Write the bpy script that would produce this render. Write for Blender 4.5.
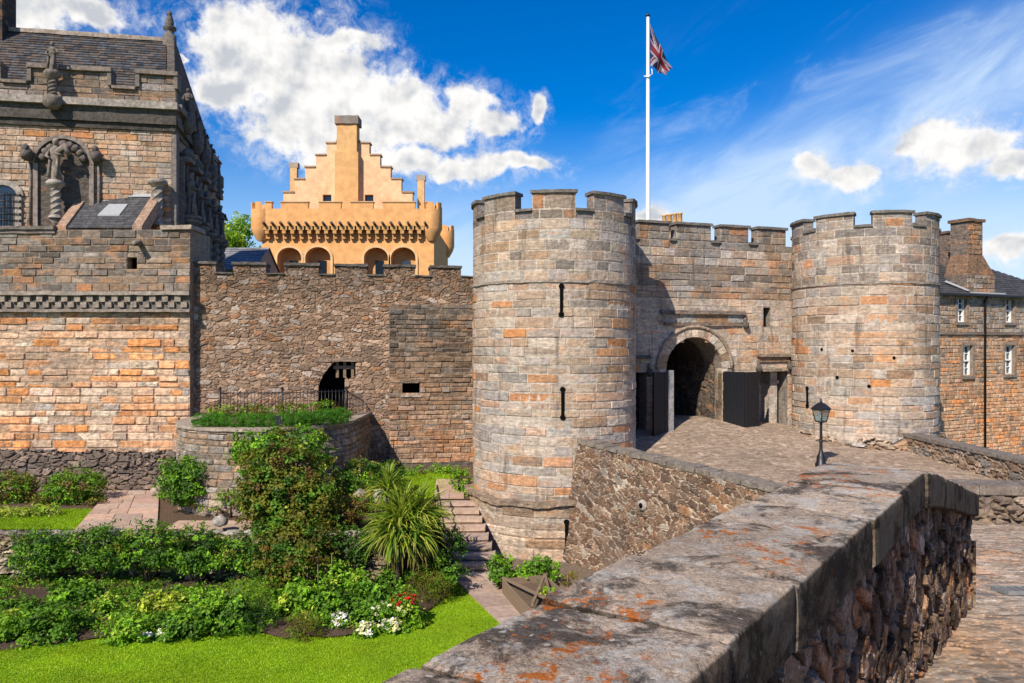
import bpy, math, random
import numpy as np
from mathutils import Vector, noise as mnoise
PI = math.pi
R = math.radians
for _o in list(bpy.data.objects):
    bpy.data.objects.remove(_o)
SC = bpy.context.scene
COL = SC.collection
rng = random.Random(11)
nrng = np.random.default_rng(11)

# ------------------------------------------------------------ camera, sky, sun, exposure
cam_d = bpy.data.cameras.new('camera')
cam = bpy.data.objects.new('camera', cam_d)
COL.objects.link(cam)
cam_d.sensor_width = 36.0
cam_d.lens = 27.0
cam_d.clip_start = 0.05
cam_d.clip_end = 6000
cam.location = (0, 0, 0)
cam.rotation_euler = (R(90), 0, 0)
SC.camera = cam
SUN_AZ, SUN_EL = 30.0, 41.0          # light travels 30 deg right of straight ahead, falling 41 deg
SUN_STRENGTH, SKY_STRENGTH, EXPOSURE = 5.0, 0.072, 0.36
SC.view_settings.view_transform = 'Standard'
SC.view_settings.look = 'None'
SC.view_settings.exposure = EXPOSURE
SC.view_settings.gamma = 1.0
SC.view_settings.use_curve_mapping = False
sd = bpy.data.lights.new('sun', 'SUN')
sd.energy = SUN_STRENGTH
sd.angle = R(0.5)
sd.color = (1.0, 0.905, 0.77)
sun = bpy.data.objects.new('sun', sd)
COL.objects.link(sun)
ldir = Vector((math.sin(R(SUN_AZ)) * math.cos(R(SUN_EL)), math.cos(R(SUN_AZ)) * math.cos(R(SUN_EL)), -math.sin(R(SUN_EL))))
sun.rotation_euler = ldir.to_track_quat('-Z', 'Y').to_euler()
sun.location = (-15, -30, 30)


class NT:
    """small helper round a node tree"""
    def __init__(s, tree):
        s.t = tree
        tree.nodes.clear()

    def n(s, typ, ins=None, **props):
        nd = s.t.nodes.new(typ)
        for k, v in props.items():
            setattr(nd, k, v)
        for k, v in (ins or {}).items():
            s.put(nd.inputs[k], v)
        return nd

    def put(s, sock, v):
        if isinstance(v, bpy.types.NodeSocket):
            s.t.links.new(v, sock)
        else:
            sock.default_value = v

    def m(s, op, a, b=0.0, c=0.0, clamp=False):
        nd = s.t.nodes.new('ShaderNodeMath')
        nd.operation = op
        nd.use_clamp = clamp
        for i, v in enumerate((a, b, c)):
            s.put(nd.inputs[i], v)
        return nd.outputs[0]

    def vm(s, op, a, b=(0, 0, 0)):
        nd = s.t.nodes.new('ShaderNodeVectorMath')
        nd.operation = op
        s.put(nd.inputs[0], a)
        s.put(nd.inputs[1], b)
        return nd.outputs['Value'] if op in ('LENGTH', 'DOT_PRODUCT') else nd.outputs[0]

    def ramp(s, v, lo, hi, a=0.0, b=1.0, smooth=True):
        nd = s.t.nodes.new('ShaderNodeMapRange')
        nd.interpolation_type = 'SMOOTHSTEP' if smooth else 'LINEAR'
        for i, x in enumerate((v, lo, hi, a, b)):
            s.put(nd.inputs[i], x)
        return nd.outputs[0]

    def noise(s, vec, scale, detail=4.0, rough=0.55, dist=0.0):
        nd = s.n('ShaderNodeTexNoise', {'Vector': vec, 'Scale': scale, 'Detail': detail, 'Roughness': rough, 'Distortion': dist})
        return nd.outputs[0]

    def mix(s, f, a, b, blend='MIX'):
        nd = s.t.nodes.new('ShaderNodeMix')
        nd.data_type = 'RGBA'
        nd.blend_type = blend
        s.put(nd.inputs[0], f)
        s.put(nd.inputs[6], a if isinstance(a, bpy.types.NodeSocket) else (*a, 1.0) if len(a) == 3 else a)
        s.put(nd.inputs[7], b if isinstance(b, bpy.types.NodeSocket) else (*b, 1.0) if len(b) == 3 else b)
        return nd.outputs[2]


def azel(px, py):
    az = math.atan((px - 512) / 768.0)
    return az, math.atan((341.5 - py) / 768.0 * math.cos(az))


def build_world():
    w = bpy.data.worlds.new('World')
    SC.world = w
    w.use_nodes = True
    k = NT(w.node_tree)
    sky = k.n('ShaderNodeTexSky', sky_type='NISHITA', sun_disc=False, sun_elevation=R(SUN_EL), sun_rotation=R(180 + SUN_AZ),
              air_density=1.0, dust_density=0.35, ozone_density=2.5, altitude=100)
    blue = k.n('ShaderNodeHueSaturation', {'Hue': 0.514, 'Saturation': 1.58, 'Value': 1.55, 'Color': sky.outputs[0]}).outputs[0]
    tc = k.n('ShaderNodeTexCoord').outputs['Generated']
    sep = k.n('ShaderNodeSeparateXYZ', {0: tc})
    az = k.m('ARCTAN2', sep.outputs[0], sep.outputs[1])
    el = k.m('ARCSINE', sep.outputs[2])
    p = k.n('ShaderNodeCombineXYZ', {0: az, 1: el, 2: 0.0}).outputs[0]
    warp = k.n('ShaderNodeTexNoise', {'Vector': p, 'Scale': 18.0, 'Detail': 5.0}).outputs['Color']
    pw = k.vm('ADD', p, k.vm('SCALE', k.vm('SUBTRACT', warp, (0.5, 0.5, 0.5))))
    # (scale node needs its factor on input 3)
    for nd in w.node_tree.nodes:
        if nd.bl_idname == 'ShaderNodeVectorMath' and nd.operation == 'SCALE':
            nd.inputs['Scale'].default_value = 0.045
    blobs = [(232, 48, 40, 34), (262, 62, 62, 50), (225, 92, 42, 22), (310, 74, 66, 46), (345, 42, 36, 11), (350, 110, 62, 42), (398, 112, 44, 32), (300, 118, 60, 34),
             (330, 148, 40, 20), (436, 128, 34, 22), (468, 104, 26, 17), (498, 124, 28, 15), (541, 109, 9, 9), (395, 160, 50, 16), (470, 166, 60, 13), (520, 164, 34, 9),
             (20, 8, 60, 22), (85, 10, 55, 13), (0, 25, 40, 12), (176, 60, 12, 4),
             (812, 170, 20, 12), (845, 178, 34, 12), (958, 148, 46, 24), (930, 136, 26, 14), (915, 152, 24, 10), (1015, 164, 26, 14), (1012, 246, 34, 12), (650, 214, 20, 9)]
    D = None
    for (x, y, rx, ry) in blobs:
        a, e = azel(x, y)
        ca = math.cos(a)
        q = k.vm('MULTIPLY', k.vm('SUBTRACT', pw, (a, e, 0)), (768.0 / (1.12 * rx * ca * ca), 768.0 / (1.12 * ry * ca), 0))
        d = k.m('SUBTRACT', 1.0, k.vm('LENGTH', q))
        D = d if D is None else k.m('SMOOTH_MAX', D, d, 0.25)
    # beyond the frame: scattered fair-weather clouds from noise alone
    f1 = k.noise(p, 20.0, 11.0, 0.62)
    f2 = k.noise(k.vm('ADD', p, (-0.010, 0.016, 0)), 22.0, 3.0, 0.5)
    f3 = k.noise(p, 62.0, 8.0, 0.62)
    dens = k.m('ADD', k.m('ADD', D, k.m('MULTIPLY', k.m('SUBTRACT', f1, 0.5), 1.35)), k.m('MULTIPLY', k.m('SUBTRACT', f3, 0.5), 0.75))
    cum = k.ramp(dens, -0.13, 0.38)
    wisp = k.m('MULTIPLY', k.ramp(dens, -0.75, 0.15), k.ramp(k.noise(p, 38.0, 9.0, 0.7, 0.6), 0.40, 0.68, 0.0, 0.55))
    cum = k.m('MAXIMUM', cum, wisp)
    relief = k.m('SUBTRACT', k.noise(p, 22.0, 3.0, 0.5), f2)
    relief = k.m('ADD', relief, k.m('MULTIPLY', k.m('SUBTRACT', f3, k.noise(k.vm('ADD', p, (-0.004, 0.006, 0)), 62.0, 8.0, 0.62)), 0.35))
    body = k.ramp(dens, 0.1, 0.9, 0.0, 1.0)
    grey = k.ramp(k.noise(p, 5.5, 3.0, 0.5), 0.36, 0.68)
    lit = k.m('ADD', k.m('MULTIPLY', relief, 0.85), 1.0)
    lit = k.m('SUBTRACT', lit, k.m('MULTIPLY', k.m('MULTIPLY', body, grey), 0.30), clamp=False)
    lit = k.m('MINIMUM', k.m('MAXIMUM', lit, 0.74), 1.05)
    ccol = k.mix(k.ramp(lit, 0.6, 1.0), (0.74, 0.81, 0.92), (1.0, 0.985, 0.965))
    ccol = k.vm('MULTIPLY', ccol, k.n('ShaderNodeCombineXYZ', {0: lit, 1: lit, 2: lit}).outputs[0])
    ccol = k.vm('MULTIPLY', ccol, (10.5, 10.5, 10.5))
    # thin high cloud in a slanting band to the right
    rot = k.n('ShaderNodeMapping', {'Vector': p, 'Rotation': (0, 0, R(-21)), 'Scale': (1, 1, 1)}).outputs[0]
    rs = k.n('ShaderNodeSeparateXYZ', {0: rot})
    a0, e0 = azel(870, 140)
    ang = R(-21)
    v0 = math.sin(ang) * a0 + math.cos(ang) * e0
    dv = k.m('SUBTRACT', rs.outputs[1], v0)
    band = k.m('EXPONENT', k.m('MULTIPLY', k.m('MULTIPLY', dv, dv), -1.0 / (2 * 0.044 ** 2)))
    band2 = k.m('EXPONENT', k.m('MULTIPLY', k.m('MULTIPLY', k.m('SUBTRACT', dv, 0.11), k.m('SUBTRACT', dv, 0.11)), -1.0 / (2 * 0.045 ** 2)))
    right = k.ramp(az, azel(540, 0)[0], azel(720, 0)[0])
    st = k.n('ShaderNodeMapping', {'Vector': rot, 'Scale': (6.0, 17.0, 1.0)}).outputs[0]
    wis = k.noise(st, 1.0, 8.0, 0.62, 0.6)
    c1 = k.m('MULTIPLY', band, k.ramp(wis, 0.28, 0.66, 0.34, 0.82))
    c2 = k.m('MULTIPLY', band2, k.ramp(wis, 0.48, 0.75, 0.0, 0.35))
    low = k.m('MULTIPLY', k.ramp(el, 0.24, 0.06), k.ramp(k.noise(st, 0.8, 6.0, 0.6, 0.4), 0.28, 0.62, 0.10, 0.78))
    low = k.m('ADD', k.m('MULTIPLY', low, k.ramp(az, azel(280, 0)[0], azel(470, 0)[0])), k.ramp(el, 0.30, 0.02, 0.0, 0.42), clamp=True)
    cir = k.m('MINIMUM', k.m('ADD', k.m('MULTIPLY', k.m('ADD', c1, c2), right), low), 0.85)
    s1 = k.mix(cir, blue, (7.2, 9.0, 11.4))
    s2 = k.mix(cum, s1, ccol)
    bg = k.n('ShaderNodeBackground', {'Color': s2, 'Strength': SKY_STRENGTH})
    out = k.n('ShaderNodeOutputWorld', {'Surface': bg.outputs[0]})
    w.cycles.sampling_method = 'MANUAL'
    w.cycles.sample_map_resolution = 512


build_world()


# ------------------------------------------------------------ materials
def lin(h):
    h = h.lstrip('#')
    o = []
    for i in (0, 2, 4):
        c = int(h[i:i + 2], 16) / 255.0
        o.append(c / 12.92 if c <= 0.04045 else ((c + 0.055) / 1.055) ** 2.4)
    return tuple(o)


def new_mat(name):
    mt = bpy.data.materials.new(name)
    mt.use_nodes = True
    return mt, NT(mt.node_tree)


def stone_mat(name, fine=9.0, var=0.55, dark=0.45, lichen=0.0, orange=0.0, bump=0.6, bscale=14.0, rough=0.92, dark_scale=0.9, dist=0.03, tint=(0.12, 0.105, 0.095), white=0.0, bed=0.0, rust=0.0, streak=0.0):
    mt, k = new_mat(name)
    P = k.n('ShaderNodeNewGeometry').outputs['Position']
    c = k.n('ShaderNodeAttribute', attribute_name='Col').outputs['Color']
    f = k.noise(P, fine, 7.0, 0.68)
    c = k.mix(1.0, c, k.mix(k.ramp(f, 0.25, 0.75), (1 - var, 1 - var, 1 - var * 0.98), (1 + var * 0.72, 1 + var * 0.70, 1 + var * 0.66)), 'MULTIPLY')
    if bed > 0:
        bb = k.noise(k.vm('MULTIPLY', P, (1.0, 1.0, 5.0)), 3.0, 8.0, 0.72, 0.4)
        c = k.mix(1.0, c, k.mix(k.ramp(bb, 0.30, 0.70), (1 - bed, 1 - bed, 1 - bed), (1 + bed * .7, 1 + bed * .66, 1 + bed * .6)), 'MULTIPLY')
    if rust > 0:
        rr = k.noise(k.vm('MULTIPLY', P, (1.0, 1.0, 2.6)), 1.15, 8.0, 0.66, 0.5)
        c = k.mix(k.ramp(rr, 0.52, 0.70, 0.0, rust), c, (0.56, 0.26, 0.105))
    if dark > 0:
        b = k.noise(P, dark_scale, 9.0, 0.66, 0.3)
        c = k.mix(k.ramp(b, 0.50, 0.68, 0.0, dark), c, tint)
    if streak > 0:
        sk = k.noise(k.vm('MULTIPLY', P, (1.0, 1.0, 0.13)), 3.4, 8.0, 0.68)
        c = k.mix(k.ramp(sk, 0.53, 0.68, 0.0, streak), c, k.mix(0.75, c, (0.07, 0.06, 0.052)))
    if white > 0:
        wv = k.noise(k.vm('MULTIPLY', P, (1.0, 1.0, 0.35)), 3.2, 8.0, 0.7)
        c = k.mix(k.ramp(wv, 0.60, 0.70, 0.0, white), c, (0.55, 0.53, 0.50))
    if lichen > 0:
        l = k.noise(P, 26.0, 6.0, 0.7)
        l2 = k.noise(P, 3.1, 5.0, 0.6)
        c = k.mix(k.m('MULTIPLY', k.ramp(l, 0.55, 0.64), k.ramp(l2, 0.45, 0.65, 0.0, lichen)), c, (0.52, 0.50, 0.46))
    if orange > 0:
        o1 = k.noise(P, 14.0, 7.0, 0.7)
        o2 = k.noise(k.vm('ADD', P, (7.1, 3.3, 1.7)), 1.7, 4.0, 0.6)
        c = k.mix(k.m('MULTIPLY', k.ramp(o1, 0.53, 0.60), k.ramp(o2, 0.50, 0.62, 0.0, orange)), c, (0.52, 0.17, 0.035))
    h = k.m('ADD', k.noise(P, bscale, 9.0, 0.72), k.m('MULTIPLY', k.noise(P, bscale * 0.22, 4.0, 0.6), 1.4))
    bn = k.n('ShaderNodeBump', {'Strength': bump, 'Distance': dist, 'Height': h}).outputs[0]
    bs = k.n('ShaderNodeBsdfPrincipled', {'Base Color': c, 'Roughness': rough, 'Normal': bn, 'Specular IOR Level': 0.2})
    k.n('ShaderNodeOutputMaterial', {0: bs.outputs[0]})
    return mt


def plain_mat(name, col, rough=0.6, metal=0.0, var=0.15, scale=8.0, bump=0.0, spec=0.4, attr=False):
    mt, k = new_mat(name)
    P = k.n('ShaderNodeNewGeometry').outputs['Position']
    f = k.noise(P, scale, 5.0, 0.6)
    base = k.n('ShaderNodeAttribute', attribute_name='Col').outputs['Color'] if attr else k.n('ShaderNodeRGB').outputs[0]
    if not attr:
        base.default_value = (*col, 1)
    c = k.mix(1.0, base, k.mix(f, (1 - var,) * 3, (1 + var,) * 3), 'MULTIPLY')
    ins = {'Base Color': c, 'Roughness': rough, 'Metallic': metal, 'Specular IOR Level': spec}
    if bump:
        ins['Normal'] = k.n('ShaderNodeBump', {'Strength': bump, 'Distance': 0.02, 'Height': f}).outputs[0]
    bs = k.n('ShaderNodeBsdfPrincipled', ins)
    k.n('ShaderNodeOutputMaterial', {0: bs.outputs[0]})
    return mt


def leaf_mat(name, trans=0.35, rough=0.5, gloss=0.25):
    mt, k = new_mat(name)
    c = k.n('ShaderNodeAttribute', attribute_name='Col').outputs['Color']
    bs = k.n('ShaderNodeBsdfPrincipled', {'Base Color': c, 'Roughness': rough, 'Specular IOR Level': gloss})
    tr = k.n('ShaderNodeBsdfTranslucent', {'Color': k.mix(1.0, c, (1.15, 1.15, 0.6), 'MULTIPLY')})
    mx = k.n('ShaderNodeMixShader', {0: trans, 1: bs.outputs[0], 2: tr.outputs[0]})
    k.n('ShaderNodeOutputMaterial', {0: mx.outputs[0]})
    return mt


# ------------------------------------------------------------ mesh building
ORG = {}


def tag(o, label=None, cat=None, group=None, kind=None):
    for key, v in (('label', label), ('category', cat), ('group', group), ('kind', kind)):
        if v:
            o[key] = v
    return o


def thing(name, label, cat, loc=(0, 0, 0), group=None):
    o = bpy.data.objects.new(name, None)
    o.empty_display_size = 0.3
    COL.objects.link(o)
    o.location = loc
    ORG[o.name] = tuple(loc)
    return tag(o, label, cat, group)


def link_mesh(name, me, mat, parent, org):
    o = bpy.data.objects.new(name, me)
    COL.objects.link(o)
    me.materials.append(mat)
    if parent is not None:
        o.parent = parent
        ORG[o.name] = ORG[parent.name]
    else:
        o.location = org
        ORG[o.name] = tuple(org)
    return o


class G:
    def __init__(s):
        s.v, s.f, s.c, s.sm = [], [], [], []

    def add(s, pts, faces, col=(0.5, 0.5, 0.5), smooth=False):
        b = len(s.v)
        s.v.extend(pts)
        for f in faces:
            s.f.append(tuple(i + b for i in f))
            s.c.append(col)
            s.sm.append(smooth)

    def face(s, pts, col=(0.5, 0.5, 0.5)):
        s.add(pts, [tuple(range(len(pts)))], col)

    def box(s, fm, u0, u1, z0, z1, d0, d1, col=(0.5, 0.5, 0.5), seg=0.0, jit=0.0, taper=0.0):
        """box in a wall's own coordinates: along, up, out; optionally cut in segments with uneven edges"""
        n = max(1, int(abs(u1 - u0) / seg)) if seg else 1
        pts = []
        for i in range(n + 1):
            u = u0 + (u1 - u0) * i / n
            for (z, d) in ((z0, d0), (z0, d1), (z1, d1 - taper), (z1, d0 + taper)):
                pts.append(fm(u + (rng.uniform(-jit, jit) if 0 < i < n else 0), z + rng.uniform(-jit, jit), d + rng.uniform(-jit, jit)))
        fs = []
        for i in range(n):
            a, b = 4 * i, 4 * i + 4
            for q in range(4):
                r = (q + 1) % 4
                fs.append((a + q, b + q, b + r, a + r))
        fs.append((0, 1, 2, 3))
        e = 4 * n
        fs.append((e + 3, e + 2, e + 1, e))
        s.add(pts, fs, col)

    def lathe(s, c, prof, seg=12, col=(0.5, 0.5, 0.5), sx=1.0, sy=1.0, smooth=True, a0=0.0, cap=True, jit=0.0):
        pts, fs = [], []
        for (r, z) in prof:
            for i in range(seg):
                a = a0 + 2 * PI * i / seg
                j = 1 + rng.uniform(-jit, jit)
                pts.append((c[0] + r * sx * math.cos(a) * j, c[1] + r * sy * math.sin(a) * j, c[2] + z))
        for k in range(len(prof) - 1):
            for i in range(seg):
                j = (i + 1) % seg
                fs.append((k * seg + i, k * seg + j, (k + 1) * seg + j, (k + 1) * seg + i))
        s.add(pts, fs, col, smooth)
        if cap:
            s.add([pts[i] for i in range(seg)][::-1], [tuple(range(seg))], col)
            s.add([pts[-seg + i] for i in range(seg)], [tuple(range(seg))], col)

    def tube(s, pts, rad, seg=6, col=(0.5, 0.5, 0.5), smooth=True):
        pts = [Vector(p) for p in pts]
        rad = [rad] * len(pts) if not isinstance(rad, (list, tuple)) else rad
        vs, fs = [], []
        for i, p in enumerate(pts):
            t = (pts[min(i + 1, len(pts) - 1)] - pts[max(i - 1, 0)]).normalized()
            x = t.cross(Vector((0, 0, 1)))
            if x.length < 1e-3:
                x = Vector((1, 0, 0))
            x.normalize()
            y = t.cross(x)
            for q in range(seg):
                a = 2 * PI * q / seg
                vs.append(tuple(p + (x * math.cos(a) + y * math.sin(a)) * rad[i]))
        for i in range(len(pts) - 1):
            for q in range(seg):
                r = (q + 1) % seg
                fs.append((i * seg + q, i * seg + r, (i + 1) * seg + r, (i + 1) * seg + q))
        fs.append(tuple(range(seg))[::-1])
        fs.append(tuple((len(pts) - 1) * seg + q for q in range(seg)))
        s.add(vs, fs, col, smooth)

    def ball(s, c, r, col=(0.5, 0.5, 0.5), n=8, m=6, jit=0.0):
        rx, ry, rz = (r, r, r) if not isinstance(r, (list, tuple)) else r
        prof = []
        for k in range(m + 1):
            a = -PI / 2 + PI * k / m
            prof.append((max(0.02, math.cos(a)), math.sin(a)))
        pts, fs = [], []
        for (q, z) in prof:
            for i in range(n):
                a = 2 * PI * i / n
                j = 1 + rng.uniform(-jit, jit)
                pts.append((c[0] + rx * q * math.cos(a) * j, c[1] + ry * q * math.sin(a) * j, c[2] + rz * z * j))
        for k in range(m):
            for i in range(n):
                j = (i + 1) % n
                fs.append((k * n + i, k * n + j, (k + 1) * n + j, (k + 1) * n + i))
        s.add(pts, fs, col, True)

    def prism(s, poly, z0, z1, fm=None, col=(0.5, 0.5, 0.5)):
        """poly in (x,y) lifted z0..z1; or with fm poly in (u,z) pushed out d0..d1"""
        n = len(poly)
        if fm:
            a = [fm(u, z, z0) for u, z in poly]
            b = [fm(u, z, z1) for u, z in poly]
        else:
            a = [(x, y, z0) for x, y in poly]
            b = [(x, y, z1) for x, y in poly]
        s.add(a + b, [tuple(range(n))[::-1], tuple(range(n, 2 * n))] + [(i, (i + 1) % n, n + (i + 1) % n, n + i) for i in range(n)], col)

    def solid(s, fm, ub, zb, inside, d0, d1, col=(0.3, 0.3, 0.3)):
        """a slab of wall d0(back)..d1(front) with the cells outside left open"""
        ub, zb = sorted(set(ub)), sorted(set(zb))
        nu, nz = len(ub) - 1, len(zb) - 1
        ins = [[inside((ub[i] + ub[i + 1]) / 2, (zb[j] + zb[j + 1]) / 2) for j in range(nz)] for i in range(nu)]
        for i in range(nu):
            for j in range(nz):
                if not ins[i][j]:
                    continue
                a, b, c, d = ub[i], ub[i + 1], zb[j], zb[j + 1]
                s.face([fm(a, c, d1), fm(b, c, d1), fm(b, d, d1), fm(a, d, d1)], col)
                s.face([fm(a, c, d0), fm(a, d, d0), fm(b, d, d0), fm(b, c, d0)], col)
                if i == 0 or not ins[i - 1][j]:
                    s.face([fm(a, c, d0), fm(a, c, d1), fm(a, d, d1), fm(a, d, d0)], col)
                if i == nu - 1 or not ins[i + 1][j]:
                    s.face([fm(b, c, d0), fm(b, d, d0), fm(b, d, d1), fm(b, c, d1)], col)
                if j == 0 or not ins[i][j - 1]:
                    s.face([fm(a, c, d0), fm(b, c, d0), fm(b, c, d1), fm(a, c, d1)], col)
                if j == nz - 1 or not ins[i][j + 1]:
                    s.face([fm(a, d, d0), fm(a, d, d1), fm(b, d, d1), fm(b, d, d0)], col)

    def build(s, name, mat, parent=None, org=(0, 0, 0)):
        o0 = ORG[parent.name] if parent is not None else org
        me = bpy.data.meshes.new(name)
        V = np.array(s.v, dtype=np.float64) - np.array(o0)
        me.from_pydata(V.tolist(), [], s.f)
        cnt = np.array([len(f) for f in s.f])
        c4 = np.ones((len(s.f), 4), np.float32)
        c4[:, :3] = np.array(s.c, np.float32)
        at = me.color_attributes.new('Col', 'FLOAT_COLOR', 'CORNER')
        at.data.foreach_set('color', np.repeat(c4, cnt, axis=0).ravel())
        me.polygons.foreach_set('use_smooth', np.array(s.sm, dtype=bool))
        me.update()
        return link_mesh(name, me, mat, parent, org)


def np_mesh(name, V, F, C, mat, parent=None, org=(0, 0, 0), smooth=False, percorner=False):
    """V (n,3), F (m,k), C (n,3) per vertex or (m,3) per face"""
    o0 = np.array(ORG[parent.name] if parent is not None else org)
    me = bpy.data.meshes.new(name)
    m, kk = F.shape
    me.vertices.add(len(V))
    me.vertices.foreach_set('co', (V - o0).astype(np.float32).ravel())
    me.loops.add(m * kk)
    me.loops.foreach_set('vertex_index', F.astype(np.int32).ravel())
    me.polygons.add(m)
    me.polygons.foreach_set('loop_start', np.arange(0, m * kk, kk, dtype=np.int32))
    me.polygons.foreach_set('loop_total', np.full(m, kk, dtype=np.int32))
    me.polygons.foreach_set('use_smooth', np.full(m, smooth, dtype=bool))
    if len(C) == len(V) and not percorner:
        at = me.color_attributes.new('Col', 'FLOAT_COLOR', 'POINT')
        c4 = np.ones((len(V), 4), np.float32)
        c4[:, :3] = C
    else:
        at = me.color_attributes.new('Col', 'FLOAT_COLOR', 'CORNER')
        c4 = np.ones((m, 4), np.float32)
        c4[:, :3] = C
        c4 = np.repeat(c4, kk, axis=0)
    at.data.foreach_set('color', c4.ravel())
    me.update(calc_edges=True)
    me.validate()
    return link_mesh(name, me, mat, parent, org)


def frame(ax, ay, ang):
    """wall coordinates: u along, z up, d out towards the viewer"""
    c, s_ = math.cos(R(ang)), math.sin(R(ang))
    def fm(u, z, d=0.0):
        return (ax + u * c + d * s_, ay + u * s_ - d * c, z)
    return fm


def ring(cx, cy, r, zoff=0.0):
    """round wall: u is arc length from the side that faces the camera"""
    base = math.atan2(-cy, -cx)
    def fm(u, z, d=0.0):
        a = base + u / r
        return (cx + (r + d) * math.cos(a), cy + (r + d) * math.sin(a), z)
    return fm


def pick(pal):
    t = rng.random() * sum(w for _, w in pal)
    for c, w in pal:
        t -= w
        if t <= 0:
            break
    j = rng.uniform(0.84, 1.15)
    return (c[0] * j * rng.uniform(0.95, 1.05), c[1] * j, c[2] * j * rng.uniform(0.95, 1.05))


def ashlar(g, fm, u0, u1, z0, z1, pal, rowh=(0.24, 0.34), bw=(0.45, 1.1), cuts=None, seg=0.32, gap=0.012, jit=0.010, out=0.012, mortar=(0.40, 0.35, 0.30), edge=0.016, shade=None, bedm=-0.012, blend=(.30, .85)):
    """courses of cut blocks, each its own face with worn edges, over a mortar bed"""
    tw = sum(w for _, w in pal)
    avg = [sum(c[i] * w for c, w in pal) / tw for i in range(3)]
    sd_ = rng.uniform(0, 50)
    z = z0
    while z < z1 - 0.02:
        h = rng.uniform(*rowh)
        if z1 - (z + h) < rowh[0] * 0.6:
            h = z1 - z
        iv = [(u0, u1)]
        for (ca, cb) in (cuts(z, z + h) if cuts else []):
            nv = []
            for a, b in iv:
                if cb <= a or ca >= b:
                    nv.append((a, b))
                    continue
                if ca > a:
                    nv.append((a, ca))
                if cb < b:
                    nv.append((cb, b))
            iv = nv
        rs = rng.uniform(0.85, 1.2)
        for a, b in iv:
            if b - a < 0.02:
                continue
            n = max(1, math.ceil((b - a) / seg))
            for i in range(n):
                p, q = a + (b - a) * i / n, a + (b - a) * (i + 1) / n
                g.face([fm(p, z, bedm), fm(q, z, bedm), fm(q, z + h, bedm), fm(p, z + h, bedm)], mortar)
            x = a
            first = True
            while x < b - 1e-4:
                w = rng.uniform(*bw) * rs * (rng.uniform(0.3, 1.0) if first else 1.0)
                first = False
                if b - (x + w) < bw[0] * 0.55:
                    w = b - x
                col = pick(pal)
                n_ = mnoise.noise(Vector(((x + w / 2) * .42, z * .5, sd_)))
                n2_ = mnoise.noise(Vector(((x + w / 2) * .3, z * .4, sd_ + 30)))
                bf = rng.uniform(*blend)
                col = tuple(avg[i] * (1 + .42 * n_) * (1 + .10 * n2_, 1 - .16 * n2_, 1 - .46 * n2_)[i] * (1 - bf) + col[i] * bf for i in range(3))
                if shade:
                    k = shade(x + w / 2, z + h / 2)
                    col = tuple(c * kk for c, kk in zip(col, k)) if isinstance(k, tuple) else tuple(c * k for c in col)
                dd = out + rng.uniform(-jit, jit)
                n = max(1, math.ceil(w / seg))
                e = edge * rng.uniform(0.7, 1.5)
                xa, xb = x + gap * rng.uniform(0.5, 1.5), x + w - gap * rng.uniform(0.5, 1.5)
                za, zb = z + gap * rng.uniform(0.5, 1.5), z + h - gap * rng.uniform(0.5, 1.5)
                t1, t2 = rng.uniform(-jit, jit) * 0.6, rng.uniform(-jit, jit) * 0.6
                pts = []
                for i in range(n + 1):
                    f = i / n
                    uo = xa + (xb - xa) * f
                    ui = xa + e + (xb - xa - 2 * e) * f
                    jz = rng.uniform(-0.008, 0.008) if 0 < i < n else 0
                    pts += [fm(uo, za + jz, -0.014), fm(ui, za + e + jz, dd + t1 * (f - .5) - t2), fm(ui, zb - e + jz, dd + t1 * (f - .5) + t2), fm(uo, zb + jz, -0.014)]
                fs = []
                for i in range(n):
                    p, q = 4 * i, 4 * i + 4
                    fs += [(p, q, q + 1, p + 1), (p + 1, q + 1, q + 2, p + 2), (p + 2, q + 2, q + 3, p + 3)]
                q = 4 * n
                fs += [(0, 1, 2, 3), (q + 3, q + 2, q + 1, q)]
                g.add(pts, fs, col)
                x += w
        z += h


# ------------------------------------------------------------ numeric noise and rubble relief
def hash2(i, j, s=0):
    h = (i.astype(np.int64) * 374761393 + j.astype(np.int64) * 668265263 + s * 1442695041) & 0x7fffffff
    h = (h ^ (h >> 13)) * 1274126177 & 0x7fffffff
    return ((h ^ (h >> 16)) & 0xffffff) / float(0xffffff)


def vnoise(u, v, s=0):
    i, j = np.floor(u), np.floor(v)
    f, g_ = u - i, v - j
    f, g_ = f * f * (3 - 2 * f), g_ * g_ * (3 - 2 * g_)
    a, b = hash2(i, j, s), hash2(i + 1, j, s)
    c, d = hash2(i, j + 1, s), hash2(i + 1, j + 1, s)
    return (a * (1 - f) + b * f) * (1 - g_) + (c * (1 - f) + d * f) * g_


def fbm(u, v, s=0, o=4):
    t, a, w = 0, 0.5, 0
    for k in range(o):
        t = t + a * vnoise(u * 2 ** k, v * 2 ** k, s + k)
        w += a
        a *= 0.55
    return t / w


def sstep(x, a, b):
    t = np.clip((x - a) / (b - a), 0, 1)
    return t * t * (3 - 2 * t)


def worley(u, v, s=0, jit=0.85):
    i, j = np.floor(u), np.floor(v)
    F1 = np.full(u.shape, 9.0)
    F2 = np.full(u.shape, 9.0)
    I1, J1 = np.zeros(u.shape), np.zeros(u.shape)
    for di in (-1, 0, 1):
        for dj in (-1, 0, 1):
            a, b = i + di, j + dj
            px = a + 0.5 + (hash2(a, b, s) - 0.5) * jit
            py = b + 0.5 + (hash2(a, b, s + 7) - 0.5) * jit
            # rounded-square distance: blocky stones
            d = (np.abs(u - px) ** 2.6 + np.abs(v - py) ** 2.6) ** (1 / 2.6) * (0.82 + 0.36 * hash2(a, b, s + 13))
            new = d < F1
            F2 = np.where(new, F1, np.minimum(F2, d))
            F1 = np.where(new, d, F1)
            I1 = np.where(new, a, I1)
            J1 = np.where(new, b, J1)
    return F1, F2 - F1, I1, J1


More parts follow.
